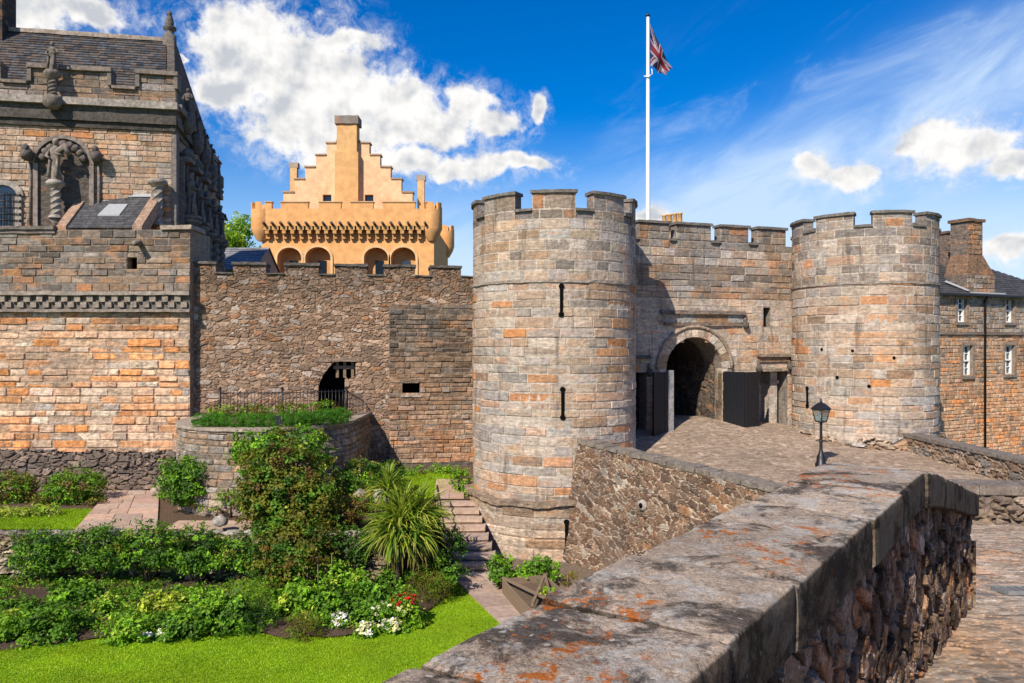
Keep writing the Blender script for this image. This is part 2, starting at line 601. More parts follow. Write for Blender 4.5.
def pal_np(pal, r):
    cs = np.array([c for c, _ in pal])
    w = np.cumsum([w for _, w in pal])
    return cs[np.minimum(np.searchsorted(w / w[-1], r), len(cs) - 1)]


def rubble(name, mat, parent, fmv, u0, u1, v0, v1, res, cell, depth, pal, mortar, keep=None, seed=0, warp=0.35, joint=(0.05, 0.17), stain=None, org=(0, 0, 0), rough=0.25, shear=0.0, smooth=False):
    nu, nv = int((u1 - u0) / res) + 1, int((v1 - v0) / res) + 1
    uu, vv = np.meshgrid(np.linspace(u0, u1, nu), np.linspace(v0, v1, nv), indexing='ij')
    su, sv = uu / cell[0], (vv + shear * uu) / cell[1]
    wu = su + (fbm(su * 0.9, sv * 0.9, seed + 31) - 0.5) * warp * 2.2
    wv = sv + (fbm(su * 0.9, sv * 0.9, seed + 57) - 0.5) * warp * 2.2
    F1, E, I, J = worley(wu, wv, seed)
    # a second, smaller set of stones where a cell says so
    F1b, Eb, Ib, Jb = worley(wu * 1.9 + 5.3, wv * 1.7 + 2.1, seed + 91)
    small = hash2(np.floor(su * 0.6), np.floor(sv * 0.6), seed + 3) > 0.62
    E = np.where(small, Eb, E)
    I = np.where(small, Ib + 1000, I)
    J = np.where(small, Jb + 1000, J)
    st = sstep(E, joint[0], joint[1])
    n1 = fbm(uu / cell[0] * 5, vv / cell[1] * 4, seed + 5, 4)
    hgt = depth * (st * (0.55 + 0.9 * hash2(I, J, seed + 21)) + rough * (n1 - 0.5) * 2)
    col = pal_np(pal, hash2(I, J, seed + 41)) * (0.72 + 0.56 * hash2(I, J, seed + 43))[..., None]
    col = col * (0.72 + 0.56 * n1)[..., None]
    mc = np.array(mortar) * (0.75 + 0.5 * n1)[..., None]
    col = mc + (col - mc) * st[..., None]
    if stain is not None:
        col = col * stain(uu, vv)
    P = fmv(uu, vv, hgt)
    V = np.stack(P, -1).reshape(-1, 3)
    idx = np.arange(nu * nv).reshape(nu, nv)
    F = np.stack([idx[:-1, :-1], idx[1:, :-1], idx[1:, 1:], idx[:-1, 1:]], -1).reshape(-1, 4)
    if keep is not None:
        mu = (uu[:-1, :-1] + uu[1:, 1:]) / 2
        mv = (vv[:-1, :-1] + vv[1:, 1:]) / 2
        F = F[keep(mu, mv).ravel()]
    return np_mesh(name, V, F, col.reshape(-1, 3), mat, parent, org, smooth)


def framev(ax, ay, ang):
    c, s_ = math.cos(R(ang)), math.sin(R(ang))
    return lambda u, z, d: (ax + u * c + d * s_, ay + u * s_ - d * c, z)


def ringv(cx, cy, r):
    base = math.atan2(-cy, -cx)
    return lambda u, z, d: (cx + (r + d) * np.cos(base + u / r), cy + (r + d) * np.sin(base + u / r), z)


def sheet(name, mat, zf, poly_s, nu, nv, col=(0.3, 0.3, 0.3), dz=0.0, parent=None):
    """ground sheet: poly_s(s,t) -> (x,y) over the unit square, height from zf"""
    s_, t_ = np.meshgrid(np.linspace(0, 1, nu), np.linspace(0, 1, nv), indexing='ij')
    x, y = poly_s(s_, t_)
    V = np.stack([x, y, zf(x, y) + dz], -1).reshape(-1, 3)
    idx = np.arange(nu * nv).reshape(nu, nv)
    F = np.stack([idx[:-1, :-1], idx[1:, :-1], idx[1:, 1:], idx[:-1, 1:]], -1).reshape(-1, 4)
    return np_mesh(name, V, F, np.tile(np.array(col), (len(V), 1)), mat, parent, smooth=True)


def quadmap(a, b, c, d):
    """bilinear map of the unit square onto corners a(0,0) b(1,0) c(1,1) d(0,1)"""
    def f(s_, t_):
        o = []
        for k in (0, 1):
            o.append(a[k] * (1 - s_) * (1 - t_) + b[k] * s_ * (1 - t_) + c[k] * s_ * t_ + d[k] * (1 - s_) * t_)
        return o[0], o[1]
    return f


# ------------------------------------------------------------ leaves
def leaf_arrays(blobs, n_clump, n_leaf, size, pal, clump_r=0.16, up=0.35, aspect=0.62, seed=1, shell=0.55, floor=None):
    """leaves gathered in clumps spread through ellipsoids: arrays of four-point leaves and their colours"""
    r = np.random.default_rng(seed)
    vol = np.array([b[1][0] * b[1][1] * b[1][2] for b in blobs]) ** 0.7
    bi = r.choice(len(blobs), n_clump, p=vol / vol.sum())
    C = np.array([b[0] for b in blobs])[bi]
    RR = np.array([b[1] for b in blobs])[bi]
    d = r.normal(size=(n_clump, 3))
    d /= np.linalg.norm(d, axis=1)[:, None]
    rad = shell + (1 - shell) * r.random(n_clump) ** 0.6
    rad = rad * (0.86 + 0.28 * r.random(n_clump))
    cc = C + d * RR * rad[:, None]
    cr = clump_r * (0.6 + 0.8 * r.random(n_clump))
    ccol = pal_np(pal, r.random(n_clump)) * (0.75 + 0.5 * r.random(n_clump))[:, None]
    k = np.repeat(np.arange(n_clump), n_leaf)
    N = len(k)
    q = r.normal(size=(N, 3)) * 0.55
    pos = cc[k] + q * cr[k][:, None] * np.array([1, 1, 0.75])
    nrm = d[k] * 0.7 + r.normal(size=(N, 3)) * 0.55 + np.array([0, 0, up])
    nrm /= np.linalg.norm(nrm, axis=1)[:, None]
    t = np.cross(nrm, r.normal(size=(N, 3)))
    t /= np.linalg.norm(t, axis=1)[:, None] + 1e-9
    b = np.cross(nrm, t)
    s_ = size * (0.6 + 0.8 * r.random(N))[:, None]
    p0, p2 = pos - t * s_ * 0.5, pos + t * s_ * 0.5
    fold = nrm * s_ * 0.12
    p1, p3 = pos + b * s_ * 0.5 * aspect + fold, pos - b * s_ * 0.5 * aspect + fold
    col = ccol[k] * (0.8 + 0.4 * r.random(N))[:, None]
    if floor is not None:
        ok = pos[:, 2] > floor
        p0, p1, p2, p3, col = p0[ok], p1[ok], p2[ok], p3[ok], col[ok]
    return np.stack([p0, p1, p2, p3], 1), col


def leaves(name, mat, parent, parts, org=(0, 0, 0)):
    Q = np.concatenate([p[0] for p in parts])
    C = np.concatenate([p[1] for p in parts])
    V = Q.reshape(-1, 3)
    F = np.arange(len(V)).reshape(-1, 4)
    return np_mesh(name, V, F, C, mat, parent, org, percorner=True)


# ------------------------------------------------------------ shared materials and stone palettes
M_ASH = stone_mat('cut_sandstone', fine=8.0, var=0.34, dark=0.24, lichen=0.35, orange=0.0, bump=0.9, bscale=11.0, white=0.24, bed=.34, rust=.50, streak=.75, dist=.045)
M_WORN = stone_mat('worn_sandstone', fine=6.0, var=0.42, dark=0.34, lichen=0.2, orange=0.0, bump=1.0, bscale=7.0, dist=0.09, bed=.42, rust=.45, streak=.6)
M_RUB = stone_mat('rubble_stone', fine=11.0, var=0.5, dark=0.35, lichen=0.3, bump=0.8, bscale=15.0)
M_CAP = stone_mat('weathered_capstone', fine=8.0, var=0.5, dark=0.6, lichen=0.6, orange=0.12, bump=0.6)


def near_stone(name, base, crust, pale, speck, orange, streak=0.0, bump=1.0):
    """stone seen from close by: grain, black crust, pale and orange lichen with sharp edges"""
    mt, k = new_mat(name)
    P = k.n('ShaderNodeNewGeometry').outputs['Position']
    col = k.n('ShaderNodeAttribute', attribute_name='Col').outputs['Color']
    g1 = k.m('ADD', k.m('MULTIPLY', k.noise(P, 60.0, 6.0, 0.75), .5), k.m('MULTIPLY', k.noise(P, 190.0, 5.0, 0.7), .5))
    g1 = k.m('ADD', k.m('MULTIPLY', k.m('SUBTRACT', g1, .5), 1.5), .5)
    c = k.mix(k.ramp(g1, .30, .70), tuple(b * .50 for b in base), tuple(min(1, b * 1.45) for b in base))
    n1 = k.noise(P, 5.2, 12.0, 0.74, 0.3)
    c = k.mix(k.ramp(n1, .505, .545, 0, pale), c, k.mix(k.ramp(g1, .3, .7), (.34, .32, .29), (.66, .63, .57)))
    n2 = k.noise(k.vm('ADD', P, (3.1, 8.2, 1.1)), 2.6, 13.0, 0.76, 0.5)
    c = k.mix(k.ramp(n2, .49, .58, 0, crust), c, k.mix(k.ramp(g1, .35, .65), (.022, .018, .016), (.10, .083, .068)))
    vo = k.n('ShaderNodeTexVoronoi', {'Vector': k.vm('ADD', P, k.vm('MULTIPLY', k.n('ShaderNodeTexNoise', {'Vector': P, 'Scale': 40.0, 'Detail': 4.0}).outputs['Color'], (.03, .03, .03))), 'Scale': 30.0})
    rv = k.n('ShaderNodeSeparateColor', {0: vo.outputs['Color']}).outputs[0]
    sp = k.m('MULTIPLY', k.ramp(vo.outputs['Distance'], k.m('MULTIPLY', rv, .30), k.m('MULTIPLY', rv, .20)), k.m('GREATER_THAN', rv, .70))
    c = k.mix(k.m('MULTIPLY', sp, speck), c, (.60, .58, .53))
    n3 = k.noise(k.vm('ADD', P, (7.7, 1.2, 4.4)), 13.0, 12.0, 0.76)
    n4 = k.noise(k.vm('ADD', P, (2.2, 5.5, 9.4)), 1.6, 4.0, 0.6)
    c = k.mix(k.m('MULTIPLY', k.ramp(n3, .54, .575), k.ramp(n4, .50, .58, 0, orange)), c, k.mix(k.ramp(g1, .3, .7), (.36, .085, .015), (.66, .24, .05)))
    if streak:
        st = k.noise(k.vm('MULTIPLY', P, (9.0, 9.0, 1.1)), 2.4, 8.0, .7)
        c = k.mix(k.ramp(st, .56, .66, 0, streak), c, (.35, .33, .30))
    c = k.mix(1.0, c, k.vm('MULTIPLY', col, (2.4, 2.4, 2.4)), 'MULTIPLY')
    h = k.m('ADD', k.m('MULTIPLY', g1, .5), k.m('ADD', k.noise(P, 24.0, 8.0, .7), k.m('MULTIPLY', n1, .8)))
    bn = k.n('ShaderNodeBump', {'Strength': bump, 'Distance': .016, 'Height': h}).outputs[0]
    b = k.n('ShaderNodeBsdfPrincipled', {'Base Color': c, 'Roughness': .95, 'Specular IOR Level': .12, 'Normal': bn})
    k.n('ShaderNodeOutputMaterial', {0: b.outputs[0]})
    return mt


M_COPE = near_stone('lichened_coping_stone', (.47, .385, .30), .88, .85, .8, 1.0, streak=.25)
M_FORE = near_stone('dark_rubble_stone', (.31, .225, .16), .88, .55, .8, .5)
M_OCHRE = stone_mat('ochre_limewash', fine=2.2, var=0.20, dark=0.30, dark_scale=.55, tint=(.60, .235, .075), white=.35, bump=0.3, bscale=9.0)
M_CARVED = stone_mat('carved_stone', fine=7.0, var=0.5, dark=0.6, lichen=0.25, bump=0.8, bscale=16.0, dark_scale=1.6)
M_COB = stone_mat('cobble_stone', fine=14.0, var=0.45, dark=0.25, lichen=0.25, orange=0.45, bump=0.6, bscale=30.0, dark_scale=0.6)
M_ROADC = stone_mat('road_setts', fine=5.0, var=0.30, dark=0.25, bump=0.3, bscale=12.0, dark_scale=0.35, tint=(0.17, 0.135, 0.11))
M_SLATE = stone_mat('roof_slate', fine=6.0, var=0.45, dark=0.3, lichen=0.2, bump=0.3, bscale=20.0, rough=0.7)
M_IRON = plain_mat('black_iron', (0.010, 0.010, 0.012), rough=0.45, spec=0.5)
M_VOID = plain_mat('unlit_opening', (0.006, 0.006, 0.006), rough=1.0, spec=0.0)
M_DOOR = plain_mat('black_painted_timber', (0.009, 0.010, 0.014), rough=0.55, var=0.3, scale=5.0)
M_GREYWOOD = plain_mat('weathered_timber', (0.20, 0.14, 0.09), rough=0.85, var=0.35, scale=12.0, bump=0.4)
M_WHITE = plain_mat('white_paint', (0.80, 0.80, 0.78), rough=0.45, var=0.04)
M_GLASS = plain_mat('dark_window_glass', (0.012, 0.020, 0.03), rough=0.08, var=0.1, spec=0.8)
M_LEAD = plain_mat('lead_flashing', (0.30, 0.31, 0.32), rough=0.6, var=0.15)
M_COLOR = plain_mat('coloured_cloth', (1, 1, 1), rough=0.8, var=0.05, attr=True)
M_SOIL = stone_mat('garden_soil', fine=18.0, var=0.55, dark=0.3, bump=1.0, bscale=30.0, tint=(0.03, 0.022, 0.016))
M_FLAG = stone_mat('pink_flagstone', fine=6.0, var=0.25, dark=0.15, bump=0.25, bscale=14.0)
M_LEAF = leaf_mat('leaf')
M_TURF = None

GREY, DGREY, BEIGE, PALE, ORANGE, BROWN, PINK = (.40, .37, .335), (.18, .16, .14), (.50, .39, .285), (.66, .56, .45), (.66, .27, .085), (.34, .22, .135), (.62, .42, .29)
MORT = (.50, .43, .355)
PAL_LOW = [(GREY, 4.6), (BEIGE, 3.4), (PALE, 3.6), (ORANGE, 1.7), (PINK, 2.2), (BROWN, 1.3), ((.50, .47, .43), 2.2)]
PAL_UP = [(GREY, 5), (DGREY, 2.2), (BEIGE, 2.5), (PALE, 1), (ORANGE, .7), (BROWN, 1)]
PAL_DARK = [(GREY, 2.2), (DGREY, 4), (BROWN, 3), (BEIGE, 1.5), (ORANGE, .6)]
PAL_ORG = [(ORANGE, 3.6), (PINK, 3.6), (PALE, 2.2), (BEIGE, 2), (GREY, 1.3)]
PAL_RUB = [((.30, .225, .165), 4), ((.22, .17, .13), 3), ((.38, .30, .235), 3), ((.40, .37, .34), 1.2), ((.34, .20, .12), 1.2)]
CAPC = (.16, .145, .125)


def zr(x, y):
    return -4.0 - .07 * (28.5 - y) + .62 * np.exp(-((x - 7.5) ** 2) / 18 - ((y - 31.2) ** 2) / 14)


def zp(x, y):
    return np.where(y < 8, -1.286 - .17 * y, -2.646 - .10 * (y - 8))


def zt(x, y):
    k = np.clip((x + 10) / 6.0, 0, 1)
    return -5.5 + .15 * np.maximum(0, y - 26) * k


# ------------------------------------------------------------ ground sheets
def ground():
    g = G()
    g.face([(-2500, -2500, -8.2), (2500, -2500, -8.2), (2500, 2500, -8.2), (-2500, 2500, -8.2)], (.12, .14, .05))
    tag(g.build('ground', M_SOIL), kind='structure')
    # approach to the gate
    o = sheet('road', M_ROADC, zr, quadmap((6.9, 14.2), (16.3, 14.2), (15.2, 36.5), (2.6, 36.5)), 90, 120, (.33, .265, .21))
    tag(o, kind='structure')


ground()


def road_setts():
    """laid stones of the road in front of the gate"""
    fv = lambda u, v, d: (u, v, zr(u, v) + d + .012)
    def keep(u, v):
        left = 2.2 + (25 - v) * (4.3 / 6.1) + .05
        return (v < 34.5) & (u > np.where(v < 25, left, 2.6)) & (u < 15.7)
    o = rubble('road_paving', M_ROADC, None, fv, 2.2, 15.8, 17.0, 34.5, 0.055, (.28, .15), .010, [((.31, .235, .175), 4), ((.26, .20, .15), 3), ((.36, .28, .215), 2)],
               (.24, .175, .125), keep=keep, seed=5, stain=lambda u, v: (0.80 + 0.42 * fbm(u * .5, v * .9, 3))[..., None])
    tag(o, kind='structure')
    g = G()
    # worn pale strip of slabs along the wall foot
    def wf(u, z, d):
        x = 2.3 + (25 - u) * (4.3 / 6.1)
        return (x + .45 + d, u, float(zr(x + .45 + d, u)) + z)
    for i in range(9):
        a = 18.6 + i * .7
        g.box(lambda u, z, d: wf(u, z, d), a, a + .66, 0, .05, 0, .55, (.46, .42, .37), seg=.3, jit=.006)
    tag(g.build('road_edge_slabs', M_CAP), kind='structure')


road_setts()


# ------------------------------------------------------------ the two round towers
def round_tower(label, cx, cy, r, zb, zmid, zs, ztop, m0, nm, mw, drum=None, slits=()):
    t = thing('round_tower', label, 'tower', (cx, cy, zb))
    fm = ring(cx, cy, r)
    per = 2 * PI / nm
    def gaps():
        L = []
        for i in range(-nm, nm):
            c = m0 + i * per
            L.append(((c + mw / 2) * r, (c + per - mw / 2) * r))
        return L
    GP = gaps()
    lim = PI * r
    inside_m = lambda u: not any(a < u < b for a, b in GP)
    g = G()
    ub = [(-PI + 2 * PI * i / 90) * r for i in range(91)] + [x for ab in GP for x in ab if -lim < x < lim]
    g.solid(fm, ub, [zb - .3, zs - .09, ztop - .1], lambda u, z: z < zs - .09, -.8, -.03, (.25, .22, .2))
    g.solid(fm, ub, [zs - .09, ztop - .1], lambda u, z: inside_m(u), -.42, -.03, (.25, .22, .2))
    g.lathe((cx, cy, zs - 1.5), [(r - .7, 0), (r - .7, .1)], 48, (.25, .22, .2))
    g.build('core', M_ASH, t)
    w = 2.15 * r
    g = G()
    # eroded big blocks low down, tidy rebuilt courses at the top
    ashlar(g, fm, -w, w, zb, zmid, PAL_LOW, (.23, .36), (.5, 1.25), mortar=MORT, jit=.016, out=.02, edge=.02, gap=.009, bedm=.004,
           shade=lambda u, z: (1.0 if z < zmid - .8 else .92) * (0.86 + .28 * mnoise.noise(Vector((u * .5, z * .6, 3)))))
    g.build('lower_masonry', M_ASH, t)
    g = G()
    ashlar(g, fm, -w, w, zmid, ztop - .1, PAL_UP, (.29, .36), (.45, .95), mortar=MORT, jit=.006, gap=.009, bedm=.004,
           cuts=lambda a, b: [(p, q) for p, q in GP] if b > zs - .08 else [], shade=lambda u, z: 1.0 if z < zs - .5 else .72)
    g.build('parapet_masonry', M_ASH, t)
    g = G()
    g.box(fm, -w, w, zmid - .07, zmid + .02, -.02, .055, (.3, .25, .2), seg=.22, jit=.012)
    g.build('string_course', M_CAP, t)
    for i in range(-nm // 2, nm // 2 + 1):
        c = m0 + i * per
        if abs(c) > 2.2:
            continue
        g = G()
        g.box(fm, (c - mw / 2) * r - .05, (c + mw / 2) * r + .05, ztop - .1, ztop, -.48, .085, CAPC, seg=.2, jit=.008)
        g.build('merlon_cap', M_CAP, t)
        g = G()
        g.box(fm, (c + mw / 2) * r + .004, (c + per - mw / 2) * r - .004, zs - .085, zs, -.82, .07, CAPC, seg=.2, jit=.007)
        g.build('crenel_sill', M_CAP, t)
    if drum:
        r2, zd, zbb = drum
        f2 = ring(cx, cy, r2)
        g = G()
        g.lathe((cx, cy, zbb), [(r2 - .03, 0), (r2 - .03, zd - zbb - .05)], 72, (.25, .22, .2))
        ashlar(g, f2, -2.15 * r2, 2.15 * r2, zbb, zd - .1, [(BEIGE, 3), (BROWN, 2), (PALE, 3), (GREY, 1.5), (PINK, 2)], (.26, .42), (.6, 1.5), mortar=MORT, jit=.03, out=.02, edge=.03,
               shade=lambda u, z: .78 if z > zd - .75 and mnoise.noise(Vector((u * .7, z, 9))) > -.35 else 1.05)
        g.build('base_drum', M_WORN, t)
        g = G()
        fw = lambda u, z, d: f2(u, z + .05 * math.sin(u * 1.1) + .03 * math.sin(u * 3.7), d)
        g.box(fw, -2.15 * r2, 2.15 * r2, zd - .13, zd + .02, -.25, .11, (.33, .25, .18), seg=.17, jit=.02)
        g.build('drip_course', M_WORN, t)
    for (u, za, zb2, rr) in slits:
        f = ring(cx, cy, rr)
        g = G()
        ku = .09
        pts = []
        for i in range(9):
            a = -PI / 2 - .75 + (2 * PI - .0) * 0
        # keyhole: slot with a round hole at each end
        for i in range(11):
            a = R(-60) + R(300) * i / 10 - R(210)
            pts.append((u + ku * math.sin(a - R(0)) * -1, za + ku * -math.cos(a)))
        g = G()
        poly = []
        for i in range(11):
            a = R(-235) + R(290) * i / 10
            poly.append((u + ku * math.cos(a), za + ku + ku * math.sin(a)))
        lo = [(u + ku * math.cos(R(125) + R(290) * i / 10), za + ku + ku * math.sin(R(125) + R(290) * i / 10)) for i in range(11)]
        hi = [(u + ku * math.cos(R(-55) + R(290) * i / 10), zb2 - ku + ku * math.sin(R(-55) + R(290) * i / 10)) for i in range(11)]
        g.prism(lo + hi, -.01, .042, f, (.01, .01, .01))
        g.build('arrow_slit', M_VOID, t)
    return t, fm


tl, FTL = round_tower('large round sandstone tower with a dark drip course low down, left of the arched gateway', 1.5, 27.5, 2.88, -5.2, 1.97, 4.29, 4.87, 0.0, 9, R(28),
                      drum=(3.1, -5.12, -7.6), slits=((.24, .78, 1.86, 2.88), (.28, -2.52, -1.45, 2.88), (.40, -6.75, -5.65, 3.1)))
tr, FTR = round_tower('round sandstone tower right of the arched gateway, beside the slate roofed house', 14.1, 30.85, 2.68, -4.5, 2.2, 4.32, 4.82, R(22.5), 8, R(31),
                      slits=((-2.2, -2.6, -1.75, 2.68),))


def tower_foot():
    fv = ringv(14.1, 30.85, 2.72)
    o = rubble('rubble_footing', M_RUB, tr, fv, -4.2, 4.2, -4.6, -3.45, .05, (.5, .3), .16, [(BEIGE, 3), (BROWN, 3), (GREY, 1)], (.33, .25, .18), seed=21,
               keep=lambda u, v: v < -3.62 + .12 * np.sin(u * 2.3) + .1 * np.sin(u * 5.1 + 1))
    for (u, z) in ((-.35, 0.05), (-.9, -.95), (1.05, -.2), (.2, -1.25), (-1.5, .1)):
        g = G()
        g.ball(ring(14.1, 30.85, 2.68)(u, z - .4, .0), .07, (.01, .01, .01))
        g.build('putlog_hole', M_VOID, tr)


tower_foot()


# ------------------------------------------------------------ gatehouse front between the towers
_fg = frame(4.8, 29.74, 19.0)
FG = lambda u, z, d=0.0: _fg(u * 1.035, z * 1.01, d)
gate = thing('gatehouse', 'battlemented gatehouse front with an arched gateway between the two round towers', 'gatehouse', FG(3.4, -3.3, 0))
GM = [(.12, 1.42), (1.72, 3.26), (3.68, 4.98), (5.40, 6.76)]
UC, HW, ZS = 2.52, 1.25, -1.07


def build_gate():
    zs, ztop = 4.02, 4.68
    mer = lambda u: any(a < u < b for a, b in GM)
    def hole(u, z):
        if abs(u - UC) < HW and z < ZS + HW + .02:
            return True
        if 5.46 < u < 6.84 and z < -1.2:
            return True
        if 5.68 < u < 6.02 and .54 < z < 1.43:
            return True
        if -.3 < u < .45 and z < -1.2:
            return True
        return False
    g = G()
    ub = [-1.4, -.3, .45, UC - HW, UC + HW, 5.46, 5.68, 6.02, 6.84, 8.3] + [x for ab in GM for x in ab]
    g.solid(FG, ub, [-4.6, -1.2, .54, ZS + HW + .02, 1.43, zs - .1, ztop - .1], lambda u, z: z < zs - .1 and not hole(u, z), -1.3, -.03, (.24, .21, .18))
    g.solid(FG, ub, [zs - .1, ztop - .1], lambda u, z: mer(u), -.42, -.03, (.24, .21, .18))
    # corners between the square opening and the round arch
    arc = [(UC + HW * math.cos(R(a)), ZS + HW * math.sin(R(a))) for a in range(0, 181, 12)]
    g.prism([(UC + HW, ZS + HW + .02)] + arc[:8] + [(UC, ZS + HW + .02)], -1.25, -.034, FG, (.24, .21, .18))
    g.prism([(UC, ZS + HW + .02)] + arc[8:] + [(UC - HW, ZS + HW + .02)], -1.25, -.034, FG, (.24, .21, .18))
    g.build('core', M_ASH, gate)
    def cuts(a, b):
        m = (a + b) / 2
        L = []
        if b > zs - .09:
            xs = [-1.4] + [x for ab in GM for x in ab] + [8.3]
            L += [(xs[i], xs[i + 1]) for i in range(0, len(xs), 2)]
        if m < ZS + HW:
            h = HW + .02 if m < ZS else math.sqrt(max(0, (HW + .03) ** 2 - (m - ZS) ** 2))
            L.append((UC - h, UC + h))
        if m < -1.2:
            L += [(5.46, 6.84), (-.3, .45)]
        if .54 < m < 1.43:
            L.append((5.68, 6.02))
        return L
    g = G()
    ashlar(g, FG, -1.3, 8.2, -4.5, 1.7, PAL_LOW, (.22, .33), (.35, .85), cuts=cuts, mortar=(.46, .39, .32), jit=.014, edge=.02, gap=.009, bedm=.004)
    g.build('lower_masonry', M_ASH, gate)
    g = G()
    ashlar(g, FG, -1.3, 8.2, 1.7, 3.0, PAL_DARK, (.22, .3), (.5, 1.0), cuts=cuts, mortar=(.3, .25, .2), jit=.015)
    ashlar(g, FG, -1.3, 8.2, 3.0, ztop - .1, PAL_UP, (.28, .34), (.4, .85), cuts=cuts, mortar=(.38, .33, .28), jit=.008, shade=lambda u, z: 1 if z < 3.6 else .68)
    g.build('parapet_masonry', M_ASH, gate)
    for a, b in GM:
        g = G()
        g.box(FG, a - .05, b + .05, ztop - .1, ztop, -.48, .09, CAPC, seg=.25, jit=.008)
        g.build('merlon_cap', M_CAP, gate)
    for a, b in ((1.43, 1.71), (3.27, 3.67), (4.99, 5.39), (-.3, .11)):
        g = G()
        g.box(FG, a, b, zs - .095, zs, -1.33, .07, CAPC, seg=.2, jit=.006)
        g.build('crenel_sill', M_CAP, gate)
    # arch stones
    g = G()
    for i in range(15):
        a0, a1 = R(180 * i / 15 + .5), R(180 * (i + 1) / 15 - .5)
        ro = HW + rng.uniform(.32, .40)
        g.prism([(UC + HW * math.cos(a0), ZS + HW * math.sin(a0)), (UC + ro * math.cos(a0), ZS + ro * math.sin(a0)), (UC + ro * math.cos(a1), ZS + ro * math.sin(a1)), (UC + HW * math.cos(a1), ZS + HW * math.sin(a1))],
                -.5, .055 + rng.uniform(-.01, .01), FG, pick([(BEIGE, 3), (PALE, 2), (BROWN, 1), (PINK, 1)]))
    for s in (-1, 1):
        z = -3.7
        while z < ZS - .01:
            h = min(rng.uniform(.3, .42), ZS - z)
            x0, x1 = UC + s * HW, UC + s * (HW + rng.uniform(.2, .42))
            g.box(FG, min(x0, x1), max(x0, x1), z + .006, z + h - .006, -.5, .05 + rng.uniform(-.01, .01), pick([(BEIGE, 3), (PALE, 2), (PINK, 1.5)]))
            z += h
    g.build('arch_surround', M_ASH, gate)
    g = G()
    pr = []
    for i in range(25):
        a = R(180 * i / 24)
        p, q = FG(UC + (HW + .40) * math.cos(a), ZS + (HW + .40) * math.sin(a), .06), FG(UC, ZS, .06)
        pr.append(p)
    g.tube(pr, .075, 6, (.36, .28, .21))
    g.build('hood_mould', M_ASH, gate)
    # frame over the arch: two drip bands with a plain stone panel between
    g = G()
    g.box(FG, 1.0, 4.78, 1.08, 1.22, -.02, .17, (.2, .16, .13), seg=.3, jit=.012, taper=.05)
    g.build('upper_drip_band', M_WORN, gate)
    g = G()
    g.box(FG, 1.2, 4.6, .62, .74, -.02, .10, (.26, .2, .16), seg=.3, jit=.012)
    g.build('lower_drip_band', M_WORN, gate)
    g = G()
    for i in range(5):
        g.box(FG, 1.12 + i * .72, 1.12 + i * .72 + .705, .75, 1.07, -.02, .06 + rng.uniform(-.008, .008), pick([(GREY, 2), (BROWN, 2), (DGREY, 1)]))
    g.build('panel', M_WORN, gate)
    for (u, z) in ((4.78, .66), (5.40, -1.1), (6.86, -1.05), (.52, -1.2)):
        g = G()
        g.ball(FG(u, z, .12), (.13, .13, .15), (.11, .095, .08), 9, 7, .12)
        g.tube([FG(u, z + .12, .1), FG(u, z + .35, .03)], [.08, .05], 6, (.16, .13, .11))
        g.build('bracket', M_CARVED, gate)
    # side doors under hoods
    g = G()
    g.box(FG, 5.34, 6.9, -.62, -.5, -.02, .22, (.22, .18, .14), seg=.25, jit=.012, taper=.06)
    g.box(FG, 5.42, 6.82, -.82, -.63, -.02, .1, (.32, .22, .15), seg=.3, jit=.01)
    g.box(FG, 5.36, 6.88, -1.22, -1.1, -.02, .12, (.34, .28, .22), seg=.3, jit=.01)
    g.build('door_hood', M_WORN, gate)
    g = G()
    g.box(FG, -.35, .55, -.66, -.52, -.02, .2, (.14, .12, .1), seg=.25, jit=.012, taper=.05)
    g.build('door_hood', M_WORN, gate)
    g = G()
    FN = lambda u, z, d=0: FG(u, z, d - .98)
    ashlar(g, FN, 5.46, 6.84, -4.2, -1.2, [(PALE, 4), (BEIGE, 2), (GREY, 1)], (.3, .4), (.3, .6), mortar=MORT)
    g.face([FN(5.4, -4.2, -.02), FN(6.9, -4.2, -.02), FN(6.9, -1.1, -.02), FN(5.4, -1.1, -.02)], MORT)
    g.box(FG, 6.28, 6.60, -3.9, -1.2, -.97, -.35, (.52, .46, .40), seg=0, jit=0)
    g.box(FG, 6.22, 6.66, -1.75, -1.6, -.98, -.30, (.42, .36, .30))
    g.box(FG, 6.22, 6.66, -3.65, -3.4, -.98, -.30, (.46, .38, .30))
    g.build('doorway_lining', M_ASH, gate)
    g = G()
    g.box(FG, 5.5, 5.95, -4.0, -1.22, -1.2, -.9, (.01, .01, .01))
    g.build('side_door', M_DOOR, gate)
    g = G()
    g.box(FG, -.28, .43, -4.2, -1.22, -1.2, -.6, (.01, .01, .01))
    g.build('side_door', M_DOOR, gate)
    g = G()
    g.box(FG, 5.66, 6.04, .5, 1.47, -.6, -.5, (.006, .006, .006))
    g.build('window', M_VOID, gate)
    # vaulted passage, its stone coloured dark to carry the shade inside
    g = G()
    prof = [(UC + (HW + .012) * math.cos(R(a)), ZS + (HW + .012) * math.sin(R(a))) for a in range(0, 181, 10)]
    prof = [(UC + HW + .012, -4.6)] + prof + [(UC - HW - .012, -4.6)]
    n = len(prof)
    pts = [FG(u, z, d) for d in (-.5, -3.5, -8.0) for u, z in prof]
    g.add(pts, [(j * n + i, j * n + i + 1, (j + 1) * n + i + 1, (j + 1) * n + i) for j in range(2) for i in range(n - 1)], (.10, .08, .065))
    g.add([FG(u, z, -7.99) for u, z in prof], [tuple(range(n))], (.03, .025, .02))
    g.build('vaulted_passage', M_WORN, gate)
    fv = framev(4.8, 29.74, 19.0)
